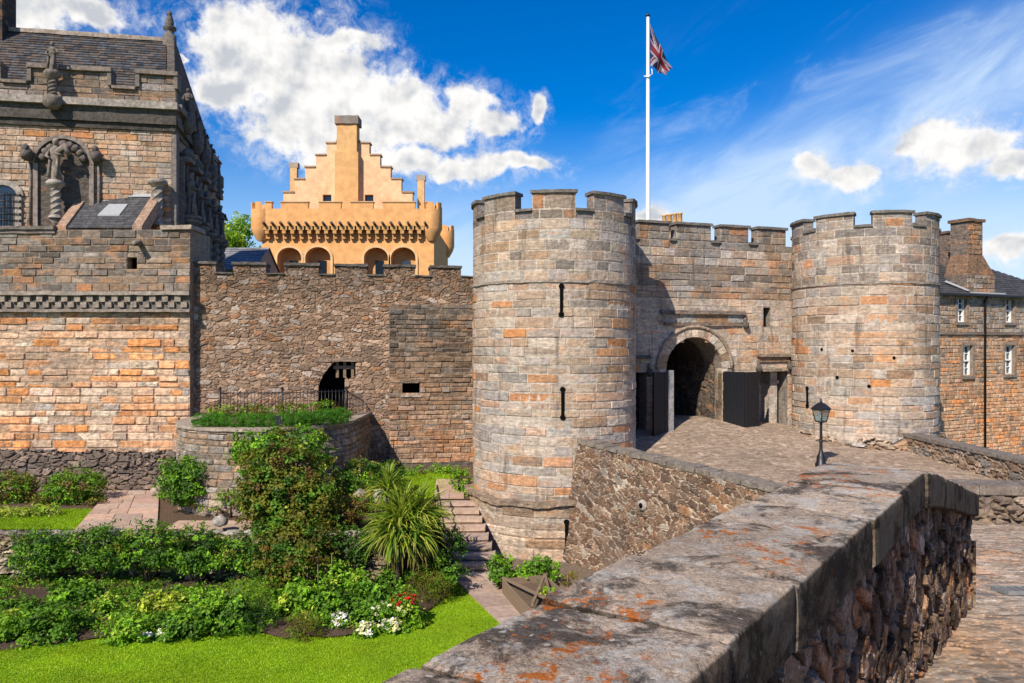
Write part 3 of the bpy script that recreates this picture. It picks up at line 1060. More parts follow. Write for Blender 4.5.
    rubble('passage_side', M_WORN, gate, lambda u, z, d: fv((UC + HW + .005) * 1.035 - d, z, -u), .5, 7.5, -4.3, ZS + .2, .07, (.45, .25), .06, [((.10, .08, .065), 3), ((.14, .105, .08), 2)], (.08, .065, .05), seed=77)  # darkened palette: the passage's shade is put into the stone colour
    g = G()
    g.box(FG, -1.4, 8.3, 3.0, 3.1, -9, -1.3, (.2, .18, .16))
    g.box(FG, -1.4, 8.3, -4.6, 3.0, -9, -8.0, (.2, .18, .16))
    g.box(FG, 5.0, 8.3, -4.6, 3.0, -7.9, -1.32, (.2, .18, .16))
    g.box(FG, -1.4, .3, -4.6, 3.0, -7.9, -1.32, (.2, .18, .16))
    g.build('block_behind', M_ASH, gate)
    # gate leaves standing open, black boarded timber
    def board(fu, w, h, z0, n, thick):
        g = G()
        for i in range(n):
            g.box(fu, w * i / n + .004, w * (i + 1) / n - .004, z0, z0 + h, -thick / 2, thick / 2 + rng.uniform(-.004, .004), (.02, .022, .028))
        return g
    p, c, q = FG(3.80, 0, .02), FG(4.08, 0, 1.05), FG(4.93, 0, .72)
    def between(a, b):
        ang = math.degrees(math.atan2(b[1] - a[1], b[0] - a[0]))
        return frame(a[0], a[1], ang), math.hypot(b[0] - a[0], b[1] - a[1])
    f1, w1 = between(p, c)
    g = board(f1, w1, 2.42, -3.62, 6, .07)
    lf = g.build('gate_leaf', M_DOOR, gate)
    f2, w2 = between(c, q)
    g = board(f2, w2, 2.42, -3.63, 5, .07)
    g.build('gate_leaf', M_DOOR, gate)
    p, c = FG(.30, 0, .78), FG(1.02, 0, .55)
    f3, w3 = between(p, c)
    board(f3, w3, 2.55, -3.72, 4, .08).build('gate_leaf', M_DOOR, gate)
    g = G()
    g.box(FG, 1.03, 1.27, -3.72, -1.1, .42, .60, (.27, .26, .26))
    g.build('gate_post', M_CAP, gate)


build_gate()


def flag_and_pole():
    X, Y = 6.375, 36.0
    t = thing('flagpole', 'tall white flagpole rising behind the gatehouse battlements', 'flagpole', (X, Y, 3.1))
    g = G()
    g.lathe((X, Y, 3.1), [(.11, 0), (.10, 4), (.075, 12.1)], 12, (.8, .8, .8))
    g.build('pole', M_WHITE, t)
    g = G()
    g.ball((X, Y, 15.28), (.11, .11, .09), (.3, .3, .3), 10, 6)
    g.build('finial', M_IRON, t)
    g = G()
    g.tube([(X - .2, Y - .05, 12.42), (X, Y - .13, 12.36), (X + .2, Y - .05, 12.52), (X + .16, Y - .05, 12.75)], .03, 6, (.8, .8, .8))
    g.build('halyard_knot', M_WHITE, t)
    NU, NV = 60, 36
    def pt(s, v):
        h = (.10, 14.9 - 1.95 * v)
        top = (.10 + 1.10 * s - .10 * s * s, 14.9 - 2.05 * s - .1 * math.sin(s * 3))
        bot = (.10 + .72 * s, 12.95 - .55 * s)
        x = top[0] * (1 - v) + bot[0] * v
        z = top[1] * (1 - v) + bot[1] * v
        y = .16 * math.sin(s * 9 + v * 3.0) * s ** .5 + .08 * math.sin(v * 7 + s * 4) * s
        return (X + x + .05 * math.sin(s * 8 + v * 5) * s, Y - .02 + y, z)
    RED, WHT, BLU = (.13, .004, .009), (.26, .25, .30), (.003, .004, .030)  # darkened cloth colours, with the shade of a backlit flag painted in
    def colr(s, v):
        x, y = s * 60 - 30, (v * 30 - 15)
        if abs(x) < 3 or abs(y) < 3:
            return RED
        if abs(x) < 5 or abs(y) < 5:
            return WHT
        d1, d2 = (x - 2 * y) / math.sqrt(5), (x + 2 * y) / math.sqrt(5)
        if x * y > 0:
            if -2 < d1 * (1 if x > 0 else -1) < 0:
                return RED
            if abs(d1) < 3:
                return WHT
        else:
            if 0 < d2 * (1 if x > 0 else -1) < 2:
                return RED
            if abs(d2) < 3:
                return WHT
        return BLU
    V = np.array([pt(i / NU, j / NV) for i in range(NU + 1) for j in range(NV + 1)])
    F, C = [], []
    for i in range(NU):
        for j in range(NV):
            F.append((i * (NV + 1) + j, (i + 1) * (NV + 1) + j, (i + 1) * (NV + 1) + j + 1, i * (NV + 1) + j + 1))
            C.append(colr((i + .5) / NU, (j + .5) / NV))
    o = np_mesh('flag', V, np.array(F), np.array(C), M_COLOR, None, (X, Y, 12.9), smooth=True, percorner=True)
    tag(o, 'limp union flag in red, white and dark blue hanging from the white pole', 'flag')


flag_and_pole()


def pots():
    t = thing('chimney_stack', 'low chimney stack with ochre clay pots showing over the gatehouse battlements', 'chimney', (9.5, 46, 2))
    g = G()
    f = frame(8.8, 46, 0)
    g.box(f, -.3, 2.0, 2, 7.0, -.9, 0, (.4, .3, .2))
    g.build('stack', M_ASH, t)
    for i in range(4):
        g = G()
        g.lathe((9.05 + .33 * i, 45.6 + .1 * i, 7.0), [(.15, 0), (.13, .42 + .06 * i), (.17, .45 + .06 * i), (.15, .52 + .06 * i), (.10, .52 + .06 * i)], 10, (.62, .36, .13))
        g.build('chimney_pot', M_OCHRE, t)


pots()


# ------------------------------------------------------------ curtain wall
CA = (-11.8, 28.7, 9.9)
FC, FCV = frame(*CA), framev(*CA)
cur = thing('curtain_wall', 'long rubble curtain wall with crenellated top between the palace and the round tower', 'wall', FC(5, -5.5, 0))
CM = [(-.11, .70), (1.31, 2.50), (3.2, 4.45), (5.06, 6.27), (6.92, 8.12), (8.74, 9.93), (10.6, 11.8)]


def build_curtain():
    zs, zt_ = 2.55, 2.90
    mer = lambda u: any(a < u < b for a, b in CM)
    g = G()
    xs = sorted([-.25, 12.6, 4.42, 5.86, 7.62, 8.30] + [x for ab in CM for x in ab])
    hole = lambda u, z: (4.42 < u < 5.86 and -2.95 < z < -.75) or (7.62 < u < 8.30 and -2.06 < z < -1.58)
    g.solid(FC, xs, [-6.6, -2.95, -2.06, -1.58, -.75, zs, zt_], lambda u, z: (z < zs or mer(u)) and not hole(u, z), -1.1, -.03, (.2, .16, .13))
    g.build('core', M_RUB, cur)
    def keep(u, v):
        m = np.zeros(u.shape, bool)
        for a, b in CM:
            m |= (u > a) & (u < b)
        k = (v < zs) | m
        door = (v < -.74) & (v > -2.9) & (u > 4.44 + .62 * np.clip((v + 1.75) / 1.0, 0, 1) ** 1.6) & (u < np.where(v < -1.38 + .08 * np.sin(u * 20), 5.42, 5.82))
        pan = (u > 7.2) & (v < 1.35) & (v > -4.7)
        return k & ~door & ~pan
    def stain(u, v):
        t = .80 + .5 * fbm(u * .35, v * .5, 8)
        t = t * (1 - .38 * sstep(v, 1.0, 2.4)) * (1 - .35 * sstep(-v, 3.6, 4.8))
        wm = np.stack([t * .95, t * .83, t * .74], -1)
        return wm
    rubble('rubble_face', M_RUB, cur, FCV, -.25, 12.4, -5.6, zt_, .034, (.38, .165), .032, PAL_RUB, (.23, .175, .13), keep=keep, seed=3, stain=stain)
    for a, b in CM:
        g = G()
        g.box(FC, a - .04, b + .04, zt_, zt_ + .1, -1.15, .10, (.10, .09, .08), seg=.2, jit=.014)
        g.build('merlon_cap', M_CAP, cur)
    for i in range(len(CM) - 1):
        g = G()
        g.box(FC, CM[i][1] + .004, CM[i + 1][0] - .004, zs, zs + .05, -1.12, .09, (.11, .10, .085), seg=.2, jit=.01)
        g.build('crenel_sill', M_CAP, cur)
    # darker squared patch beside the tower
    FP = lambda u, z, d=0.0: FC(u, z, d + .16)
    cutp = lambda a, b: [(7.62, 8.30)] if -2.06 < (a + b) / 2 < -1.58 else []
    g = G()
    g.solid(FP, [7.12, 7.62, 8.30, 12.4], [-5.0, -2.06, -1.58, 1.44], lambda u, z: not hole(u, z), -.2, -.03, (.2, .16, .13))
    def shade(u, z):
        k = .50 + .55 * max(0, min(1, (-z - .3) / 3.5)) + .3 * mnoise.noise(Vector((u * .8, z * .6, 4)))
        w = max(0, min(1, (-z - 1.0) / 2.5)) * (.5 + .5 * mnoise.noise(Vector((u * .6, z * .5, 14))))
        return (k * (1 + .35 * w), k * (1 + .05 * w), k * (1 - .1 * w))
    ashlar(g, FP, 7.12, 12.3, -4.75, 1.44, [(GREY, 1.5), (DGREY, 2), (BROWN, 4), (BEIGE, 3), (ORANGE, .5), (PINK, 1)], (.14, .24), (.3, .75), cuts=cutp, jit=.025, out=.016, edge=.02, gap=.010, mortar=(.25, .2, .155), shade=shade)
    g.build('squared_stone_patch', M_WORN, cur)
    g = G()
    g.box(FC, 7.05, 12.4, -5.5, -4.74, -.1, .30, (.15, .13, .11), seg=.4, jit=.02)
    g.build('plinth', M_WORN, cur)
    g = G()
    g.box(FC, 7.56, 8.36, -2.16, -2.07, -.4, .22, (.45, .38, .32), seg=.3, jit=.01)
    g.build('sill', M_ASH, cur)
    g = G()
    g.box(FC, 7.6, 8.32, -2.08, -1.56, -.55, -.45, (.01, .01, .01))
    g.build('loophole', M_VOID, cur)
    g = G()
    g.box(FC, 4.3, 6.0, -.78, -.62, -.6, .06, (.3, .22, .16), seg=.3, jit=.015)
    g.build('lintel', M_WORN, cur)
    d = G()
    d.box(FC, 4.4, 5.88, -3.0, -.72, -1.05, -.75, (.012, .01, .009))
    d.build('doorway', M_VOID, cur)
    g = G()
    for u in (5.08, 5.36, 5.66):
        g.box(FC, u, u + .11, -1.4, -.76, -.35, -.22, (.2, .14, .09))
    g.box(FC, 4.98, 5.86, -1.06, -.94, -.36, -.20, (.2, .14, .09))
    g.build('timber_grille', M_GREYWOOD, cur)


build_curtain()


# ------------------------------------------------------------ palace on the left
FL, FLV = frame(-11.87, 28.3, 0), framev(-11.87, 28.3, 0)
FU = frame(-13.28, 30, 10.4)
FS = frame(-13.28, 30, 102.6)
pal = thing('palace', 'ornate stone palace at the left edge with carved statues, slate roof and orange lower wall', 'building', (-15, 29, -5.6))


def statue(g, base, h, col, lean=0.0, face=(0, -1), arms=1):
    """worn carved figure: robe, shoulders, head, bent arms"""
    x, y, z = base
    s = h / 1.8
    g.lathe((x, y, z), [(.26 * s, 0), (.27 * s, .1 * s), (.22 * s, .45 * s), (.19 * s, .85 * s), (.21 * s, 1.05 * s), (.25 * s, 1.28 * s), (.23 * s, 1.40 * s), (.10 * s, 1.48 * s), (.075 * s, 1.53 * s)], 10, col, 1.0, .8, True, jit=.08)
    g.ball((x + lean * .05, y - .02, z + 1.66 * s), (.115 * s, .125 * s, .15 * s), col, 8, 6, .06)
    g.ball((x, y + .02, z + 1.76 * s), (.13 * s, .13 * s, .08 * s), col, 8, 5, .1)
    for sg in (-1, 1):
        a = (x + sg * .22 * s, y, z + 1.34 * s)
        b = (x + sg * (.34 + .04 * arms) * s, y - .08 * s, z + 1.05 * s)
        c = (x + sg * .12 * s, y - .26 * s, z + (1.12 if sg > 0 else .92) * s)
        g.tube([a, b, c], [.085 * s, .07 * s, .055 * s], 6, col)
        g.tube([(x + sg * .16 * s, y - .16 * s, z + .9 * s), (x + sg * .18 * s, y - .22 * s, z + .1 * s)], [.05 * s, .09 * s], 5, col)


def twisted(g, base, h, r, col):
    x, y, z = base
    n, seg = 24, 12
    pts, fs = [], []
    for k in range(n + 1):
        for i in range(seg):
            a = 2 * PI * i / seg + k * .28
            rr = r * (1 + .16 * math.cos(4 * 2 * PI * i / seg))
            pts.append((x + rr * math.cos(a), y + rr * math.sin(a), z + h * k / n))
    for k in range(n):
        for i in range(seg):
            j = (i + 1) % seg
            fs.append((k * seg + i, k * seg + j, (k + 1) * seg + j, (k + 1) * seg + i))
    g.add(pts, fs, col, False)
    g.lathe((x, y, z - .12), [(r * 1.5, 0), (r * 1.4, .06), (r * 1.1, .12)], 12, col)
    g.lathe((x, y, z + h), [(r * 1.1, 0), (r * 1.5, .08), (r * 1.9, .14), (r * 1.9, .22), (r * 1.5, .3)], 12, col, jit=.05)


def build_palace():
    CV = (.22, .19, .165)
    # lower block
    g = G()
    g.solid(FL, [-12, -2.32, -1.95, 0], [-6.6, 2.67, 3.11, 4.12], lambda u, z: not (-2.32 < u < -1.95 and 2.67 < z < 3.11), -1.9, -.03, (.3, .24, .18))
    g.build('core', M_ASH, pal)
    g = G()
    ashlar(g, FL, -12, .0, -4.1, 1.08, PAL_ORG, (.17, .33), (.4, 1.15), jit=.032, out=.022, edge=.03, gap=.010, mortar=(.46, .335, .245), blend=(.35, .9), bedm=-.004,
           shade=lambda u, z: (1.36 if z < .4 else 1.0) * (.86 + .4 * mnoise.noise(Vector((u * .45, z * .5, 1)))))
    g.build('orange_wall', M_WORN, pal)
    cutw = lambda a, b: [(-2.32, -1.95)] if b > 2.67 and a < 3.11 else []
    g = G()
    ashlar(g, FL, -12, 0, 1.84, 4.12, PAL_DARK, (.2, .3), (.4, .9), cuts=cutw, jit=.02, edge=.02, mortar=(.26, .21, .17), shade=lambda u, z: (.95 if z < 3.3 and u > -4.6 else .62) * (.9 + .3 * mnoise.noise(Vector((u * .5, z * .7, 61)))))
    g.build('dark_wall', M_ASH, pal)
    # carved band of two staggered rows of corbels
    g = G()
    g.box(FL, -12, .06, 1.70, 1.84, -.02, .24, (.26, .22, .18), seg=.4, jit=.012, taper=.03)
    g.box(FL, -12, .06, 1.08, 1.19, -.02, .20, (.22, .18, .15), seg=.4, jit=.012, taper=.02)
    g.box(FL, -12, .03, 1.19, 1.70, -.02, .05, (.15, .13, .11), seg=.5, jit=.008)
    u = -12.0
    while u < -.2:
        g.box(FL, u, u + .22, 1.46, 1.695, .05, .17, (.3, .25, .2), jit=.01)
        g.box(FL, u + .22, u + .44, 1.25, 1.455, .05, .15, (.28, .23, .19), jit=.01)
        u += .46
    g.build('corbel_course', M_CARVED, pal)
    rubble('rubble_base', M_RUB, pal, lambda u, z, d: FLV(u, z, d + .10), -12, -.1, -6.4, -3.7, .042, (.42, .21), .10, [((.17, .13, .105), 4), ((.24, .18, .14), 3), ((.12, .10, .085), 2)], (.20, .15, .12),
           keep=lambda u, v: v < -3.98 + .16 * (fbm(u * 1.2, v * 0, 6) - .5) * 2, seed=9)
    g = G()
    g.box(FL, -2.36, -1.91, 2.63, 3.15, -.5, -.4, (.006, .006, .006))
    g.build('window_opening', M_VOID, pal)
    g = G()
    g.tube([FL(-1.84, 3.62, -.05), FL(-1.80, 3.56, .5)], [.11, .10], 8, (.2, .17, .14))
    g.build('water_spout', M_CARVED, pal)
    g = G()
    g.box(FL, -12, -4.95, 4.12, 4.24, -1.0, .14, (.16, .14, .12), seg=.5, jit=.01)
    g.box(FL, -12, -4.95, 3.98, 4.11, -.02, .07, (.2, .16, .14), seg=.5, jit=.01)
    g.build('ledge', M_CARVED, pal)
    g = G()
    g.box(FL, -1.05, .1, 4.12, 4.28, -1.2, .12, (.36, .29, .23), seg=.4, jit=.01)
    g.build('ledge', M_CARVED, pal)
    # upper front
    def cuts(a, b):
        m = (a + b) / 2
        L = []
        if m < 6.0:
            L.append((-7.55, -5.48))
        return L
    g = G()
    g.solid(FU, [-12, -6.5, -5.48, 0], [1.5, 4.2, 5.5, 9.2], lambda u, z: not (-6.5 < u < -5.48 and 4.2 < z < 5.5), -9.8, -.03, (.3, .24, .18))
    g.build('upper_core', M_ASH, pal)
    g = G()
    ashlar(g, FU, -12, 0, 4.0, 8.2, [(PINK, 3.4), (BEIGE, 3.5), (PALE, 2.5), (ORANGE, 1.7), (BROWN, 1.3), (GREY, .8)], (.17, .25), (.4, .9), cuts=cuts, mortar=(.36, .28, .22), jit=.008,
           shade=lambda u, z: .86 + .22 * mnoise.noise(Vector((u * .6, z * .6, 21))))
    g.build('upper_wall', M_ASH, pal)
    g = G()
    for (z0, z1, dd, c) in ((8.18, 8.42, .10, .06), (8.42, 8.72, .20, .08), (8.72, 8.98, .16, .10), (8.98, 9.26, .34, .32)):
        g.box(FU, -12, .10 + dd * .5, z0, z1 - .004, -.02, dd, (c, c * .88, c * .76), seg=.5, jit=.012)
    g.build('cornice', M_CARVED, pal)
    PM = [(-5.06, -2.25), (-1.24, .15), (-9.3, -6.1)]
    up = lambda u: any(a < u < b for a, b in PM)
    g = G()
    g.solid(FU, [-12, .15] + [x for ab in PM for x in ab], [9.26, 9.74, 10.36], lambda u, z: z < 9.74 or up(u), -.45, -.03, (.2, .17, .14))
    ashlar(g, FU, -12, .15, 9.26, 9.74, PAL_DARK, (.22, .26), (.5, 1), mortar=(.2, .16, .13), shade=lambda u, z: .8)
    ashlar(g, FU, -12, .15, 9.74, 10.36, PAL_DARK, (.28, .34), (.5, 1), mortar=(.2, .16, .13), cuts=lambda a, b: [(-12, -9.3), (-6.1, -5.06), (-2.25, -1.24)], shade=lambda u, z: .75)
    g.build('parapet', M_ASH, pal)
    g = G()
    for a, b in PM:
        g.box(FU, a - .08, b + .08, 10.36, 10.52, -.55, .14, (.22, .18, .15), seg=.5, jit=.008)
        for e in (a, b):
            g.box(FU, e - .07, e + .07, 9.86, 10.355, -.5, .10, (.2, .17, .14))
    for a, b in ((-6.0, -5.16), (-2.15, -1.34)):
        g.box(FU, a - .02, b + .02, 9.745, 9.85, -.5, .14, (.22, .18, .15), seg=.4, jit=.008)
    g.build('parapet_coping', M_CARVED, pal)
    # roof
    g = G()
    rows = 26
    for i in range(rows):
        f0, f1 = i / rows, (i + 1) / rows
        d0, d1 = -.6 - 3.8 * f0, -.6 - 3.8 * f1 - .05
        za, zb = 9.35 + 3.95 * f0, 9.35 + 3.95 * f1 + .05
        x = -12.0
        end = -.35 - .95 * f0
        while x < end:
            w = min(rng.uniform(.22, .4), end - x + .001)
            c = rng.uniform(.045, .105)
            cc = (c * 1.25, c, c * .85) if rng.random() < .5 else (c * .95, c, c * 1.1)
            L = .03 + rng.uniform(0, .012)
            g.face([FU(x, za + L, d0 + L), FU(x + w - .01, za + L, d0 + L), FU(x + w - .01, zb, d1), FU(x, zb, d1)], cc)
            g.face([FU(x, za - .02, d0), FU(x + w - .01, za - .02, d0), FU(x + w - .01, za + L, d0 + L), FU(x, za + L, d0 + L)], cc)
            x += w
    g.face([FU(-12, 9.3, -.6), FU(-.36, 9.3, -.6), FU(-1.3, 13.25, -4.4), FU(-12, 13.25, -4.4)], (.04, .04, .04))
    g.face([FU(-12, 9.3, -8.6), FU(-.36, 9.3, -8.6), FU(-1.3, 13.25, -4.4), FU(-12, 13.25, -4.4)], (.06, .06, .065))
    rf = g.build('roof', M_SLATE, pal)
    g = G()
    g.box(FU, -12, -1.2, 13.27, 13.45, -4.55, -4.25, (.34, .28, .22), seg=.8, jit=.012)
    g.build('roof_ridge', M_CAP, rf)
    g = G()
    g.box(FU, -9.8, -7.60, 12.0, 18.5, -5.0, -3.7, (.05, .045, .04))
    g.build('chimney', M_WORN, rf)
    g = G()
    pr = [(-.6, 9.2), (-4.4, 13.40), (-8.6, 9.2)]
    a = [FU(-.32 - .95 * (-.6 - d) / 3.8 if d > -4.5 else -.4, z + .15, d) for d, z in pr]
    b = [FU(-.02 - .95 * (-.6 - d) / 3.8 if d > -4.5 else -.1, z + .15, d) for d, z in pr]
    g.add(a + b, [(0, 1, 2), (3, 5, 4), (0, 3, 4, 1), (1, 4, 5, 2), (0, 2, 5, 3)], (.12, .105, .09))
    g.build('gable', M_WORN, pal)
    g = G()
    x, y, z = FU(-1.15, 13.45, -4.4)
    g.lathe((x, y, z), [(.30, -.6), (.30, .12), (.18, .2), (.2, .34), (.3, .42), (.3, .5)], 8, (.16, .14, .12))
    g.lathe((x, y, z + .5), [(.17, 0), (.2, .2), (.15, .4), (.12, .5)], 8, (.14, .12, .1), jit=.12)
    g.ball((x, y - .03, z + 1.08), (.12, .13, .14), (.14, .12, .1), 8, 6, .1)
    g.build('finial', M_CARVED, pal)
    # arched niche with statue on a twisted column
    g = G()
    cu, rr, zz = -3.88, .98, 6.75
    ring_o = [(cu + (rr + .12) * math.cos(R(a)), zz + (rr + .12) * math.sin(R(a))) for a in range(0, 181, 10)]
    ring_i = [(cu + (rr - .02) * math.cos(R(a)), zz + (rr - .02) * math.sin(R(a))) for a in range(0, 181, 10)]
    for i in range(18):
        g.prism([ring_i[i], ring_o[i], ring_o[i + 1], ring_i[i + 1]], -.02, .15, FU, (.24, .2, .17))
    for s in (-1, 1):
        g.box(FU, cu + s * rr - .05, cu + s * rr + .11, 4.3, zz, -.02, .13, (.27, .22, .19), seg=0)
    # cusps under the arch
    for i in range(9):
        a = R(18 + 144 * i / 8)
        g.ball(FU(cu + .74 * math.cos(a), zz + .74 * math.sin(a), .10), (.15, .12, .15), (.15, .125, .11), 8, 6, .2)
    g.build('niche_arch', M_CARVED, pal)
    g = G()
    poly = [(cu - rr, 4.3)] + [(cu + rr, 4.3)] + [(cu + rr * math.cos(R(a)), zz + rr * math.sin(R(a))) for a in range(0, 181, 12)]
    g.prism(poly, -.02, .030, FU, (.13, .11, .095))
    g.build('niche_back', M_WORN, pal)
    for (u, z) in ((-5.02, 7.02), (-2.62, 7.05)):
        g = G()
        p = FU(u, z, .32)
        g.ball(p, (.22, .26, .24), (.12, .10, .09), 9, 7, .18)
        g.ball((p[0], p[1] - .12, p[2] + .22), (.13, .14, .15), (.13, .11, .095), 8, 6, .12)
        g.tube([FU(u, z - .12, .05), FU(u, z - .02, .3)], [.14, .18], 7, (.13, .11, .095))
        g.tube([FU(u, 4.4, .07), FU(u, z - .15, .07)], .06, 6, (.2, .17, .15))
        g.build('bracket_bust', M_CARVED, pal)
    g = G()
    b = FU(-4.0, 4.75, .45)
    twisted(g, b, 1.0, .17, (.34, .30, .26))
    g.tube([FU(-4.0, 4.65, .45), FU(-4.0, 4.3, .05)], [.22, .12], 8, (.24, .2, .17))
    g.build('column', M_CARVED, pal)
    g = G()
    statue(g, (b[0], b[1], b[2] + 1.3), 1.55, (.24, .20, .165))
    g.tube([(b[0] + .1, b[1] - .1, b[2] + 2.3), (b[0] + .42, b[1] - .12, b[2] + 2.55), (b[0] + .55, b[1] - .1, b[2] + 2.25)], [.12, .14, .1], 7, (.24, .2, .17))
    g.build('statue', M_CARVED, pal)
    g = G()
    b = FU(-4.12, 9.0, .42)
    g.lathe((b[0], b[1], b[2] - .25), [(.18, 0), (.34, .12), (.36, .4), (.26, .46)], 8, (.2, .17, .14), jit=.1)
    twisted(g, (b[0], b[1], b[2] + .25), .62, .16, (.2, .17, .14))
    g.build('column', M_CARVED, pal)
    g = G()
    statue(g, (b[0], b[1], b[2] + 1.15), 1.1, (.17, .145, .12))
    g.build('statue', M_CARVED, pal)
    g = G()
    b = FU(-.45, 4.5, .32)
    twisted(g, (b[0], b[1], b[2] + .1), 1.35, .19, (.3, .26, .22))
    g.build('column', M_CARVED, pal)
    # barred window with arched stone surround
    w = thing_part('window', pal)
    g = G()
    for s, e in ((-1, -6.48), (1, -5.46)):
        g.box(FU, e - .14, e + .14, 4.2, 5.5, -.25, .10, (.38, .33, .28))
    for i in range(12):
        a0, a1 = R(15 * i), R(15 * (i + 1))
        g.prism([(-5.97 + r_ * math.cos(a), 5.5 + r_ * .8 * math.sin(a)) for r_, a in ((.48, a0), (.72, a0), (.72, a1), (.48, a1))], -.25, .1, FU, (.38, .33, .28))
    fr = g.build('surround', M_CARVED, w)
    g = G()
    g.prism([(-6.5, 4.2), (-5.45, 4.2), (-5.45, 5.5)] + [(-5.97 + .52 * math.cos(R(a)), 5.5 + .45 * math.sin(R(a))) for a in range(0, 181, 20)] + [(-6.5, 5.5)], -.3, .015, FU, (.02, .05, .1))
    g.build('pane', M_GLASS, w)
    g = G()
    for i in range(5):
        u = -6.36 + .19 * i
        g.tube([FU(u, 4.2, .14), FU(u, 5.62, .14)], .018, 5, (.01, .01, .01))
    for i in range(6):
        z = 4.32 + .24 * i
        g.tube([FU(-6.5, z, .14), FU(-5.42, z, .14)], .018, 5, (.01, .01, .01))
        g.ball(FU(-5.36, z, .12), .05, (.02, .02, .02), 6, 4)
    g.build('grille', M_IRON, w)
    # lean-to slate roof with skylight
    g = G()
    def lt(s, t, e=0.0):
        x = -16.45 + 2.4 * s
        return (x + .12 * t, 28.45 + 1.25 * t, 4.22 + 1.33 * t + e)
    rows = 12
    for i in range(rows):
        x = 0.0
        while x < 1:
            w_ = min(rng.uniform(.09, .15), 1 - x + 1e-4)
            c = rng.uniform(.05, .085)
            g.face([lt(x, i / rows, .035), lt(x + w_ - .005, i / rows, .035), lt(x + w_ - .005, (i + 1) / rows, .012), lt(x, (i + 1) / rows, .012)], (c, c, c * 1.08))
            g.face([lt(x, i / rows, -.02), lt(x + w_ - .005, i / rows, -.02), lt(x + w_ - .005, i / rows, .035), lt(x, i / rows, .035)], (c * .8, c * .8, c * .8))
            x += w_
    lr = g.build('lean_to_roof', M_SLATE, pal)
    for s0, s1 in ((-.16, -.01), (1.01, 1.16)):
        g = G()
        p = [lt(s0, -.06, .0), lt(s1, -.06, .0), lt(s1, 1.03, .0), lt(s0, 1.03, .0)]
        g.add([(a, b_, c - .45) for a, b_, c in p] + [(a, b_, c + .14) for a, b_, c in p], [(4, 5, 6, 7), (0, 1, 5, 4), (1, 2, 6, 5), (3, 0, 4, 7), (2, 3, 7, 6)], (.36, .24, .17))
        g.build('skew_coping', M_ASH, lr)
    g = G()
    p = [lt(.0, .99, .06), lt(1.0, .99, .06), lt(1, 1.06, .10), lt(0, 1.06, .10)]
    g.face(p, (.5, .5, .5))
    g.build('flashing', M_LEAD, lr)
    g = G()
    p = [lt(.34, .36, .05), lt(.68, .36, .05), lt(.70, .72, .05), lt(.40, .72, .05)]
    g.add([(a, b_, c - .1) for a, b_, c in p] + [(a, b_, c + .03) for a, b_, c in p], [(4, 5, 6, 7), (0, 1, 5, 4), (1, 2, 6, 5), (3, 0, 4, 7), (2, 3, 7, 6)], (.3, .3, .28))
    g.build('skylight', M_LEAD, lr)
    # long ornate side, in shade
    g = G()
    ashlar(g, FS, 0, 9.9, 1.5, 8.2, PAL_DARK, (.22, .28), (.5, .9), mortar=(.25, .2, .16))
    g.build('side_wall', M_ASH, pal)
    g = G()
    for (z0, z1, dd, c) in ((8.18, 8.42, .12, .12), (8.42, 8.72, .24, .14), (8.72, 8.98, .2, .16), (8.98, 9.26, .38, .2)):
        g.box(FS, -.1, 9.9, z0, z1 - .004, -.02, dd, (c, c * .88, c * .76), seg=.5, jit=.012)
    g.build('side_cornice', M_CARVED, pal)
    g = G()
    g.box(FS, -.02, .55, 1.5, 8.17, -.02, .16, (.2, .17, .15), seg=0)
    g.build('corner_pilaster', M_CARVED, pal)
    for i, u in enumerate((1.25, 3.2, 5.15, 7.1, 9.05)):
        g = G()
        b = FS(u, 3.2, .5)
        twisted(g, b, 1.5, .2, (.2, .175, .15))
        g.tube([FS(u, 3.1, .5), FS(u, 2.4, .05)], [.26, .14], 8, (.2, .17, .15))
        g.box(FS, u - .35, u + .35, 5.0, 5.12, -.02, .85, (.2, .17, .15), seg=.2, jit=.02)
        g.box(FS, u - .42, u - .28, 3.0, 7.3, -.02, .3, (.2, .17, .15))
        g.box(FS, u + .28, u + .42, 3.0, 7.3, -.02, .3, (.2, .17, .15))
        g.box(FS, u - .48, u + .48, 7.25, 7.45, -.02, .55, (.2, .17, .15), seg=.2, jit=.03)
        g.ball(FS(u, 7.6, .35), (.3, .3, .25), (.17, .15, .13), 8, 6, .2)
        g.build('column', M_CARVED, pal)
        g = G()
        statue(g, FS(u, 5.12, .48), 1.75, (.2, .175, .15))
        g.build('statue', M_CARVED, pal)
        g = G()
        b = FS(u, (10.3, 9.95, 9.7, 9.5, 9.4)[i] - 1.05, .36)
        g.lathe((b[0], b[1], b[2] - .8), [(.12, 0), (.3, .3), (.3, .75), (.22, .85)], 8, (.16, .14, .12), jit=.1)
        g.build('column', M_CARVED, pal)
        g = G()
        statue(g, (b[0], b[1], b[2] + .05), 1.0, (.15, .13, .115))
        g.build('statue', M_CARVED, pal)
    for u in (2.2, 4.2, 6.15, 8.1):
        g = G()
        g.box(FS, u - .42, u + .42, 3.6, 6.2, -.02, .02, (.01, .01, .01))
        wn = g.build('side_window', M_GLASS, pal)
        g = G()
        g.box(FS, u - .6, u + .6, 6.2, 6.4, -.02, .25, (.22, .19, .16), seg=.2, jit=.015)
        g.box(FS, u - .6, u + .6, 3.4, 3.6, -.02, .22, (.22, .19, .16), seg=.2, jit=.015)
        for e in (u - .5, u + .5):
            g.box(FS, e - .08, e + .08, 3.6, 6.2, -.02, .14, (.22, .19, .16))
        g.build('window_frame', M_CARVED, wn)
    g = G()
    for k in range(3):
        z = 9.45 + .32 * k
        g.tube([FS(.2, z, -.15), FS(1.7, z, -.1)], .018, 5, (.01, .01, .01))
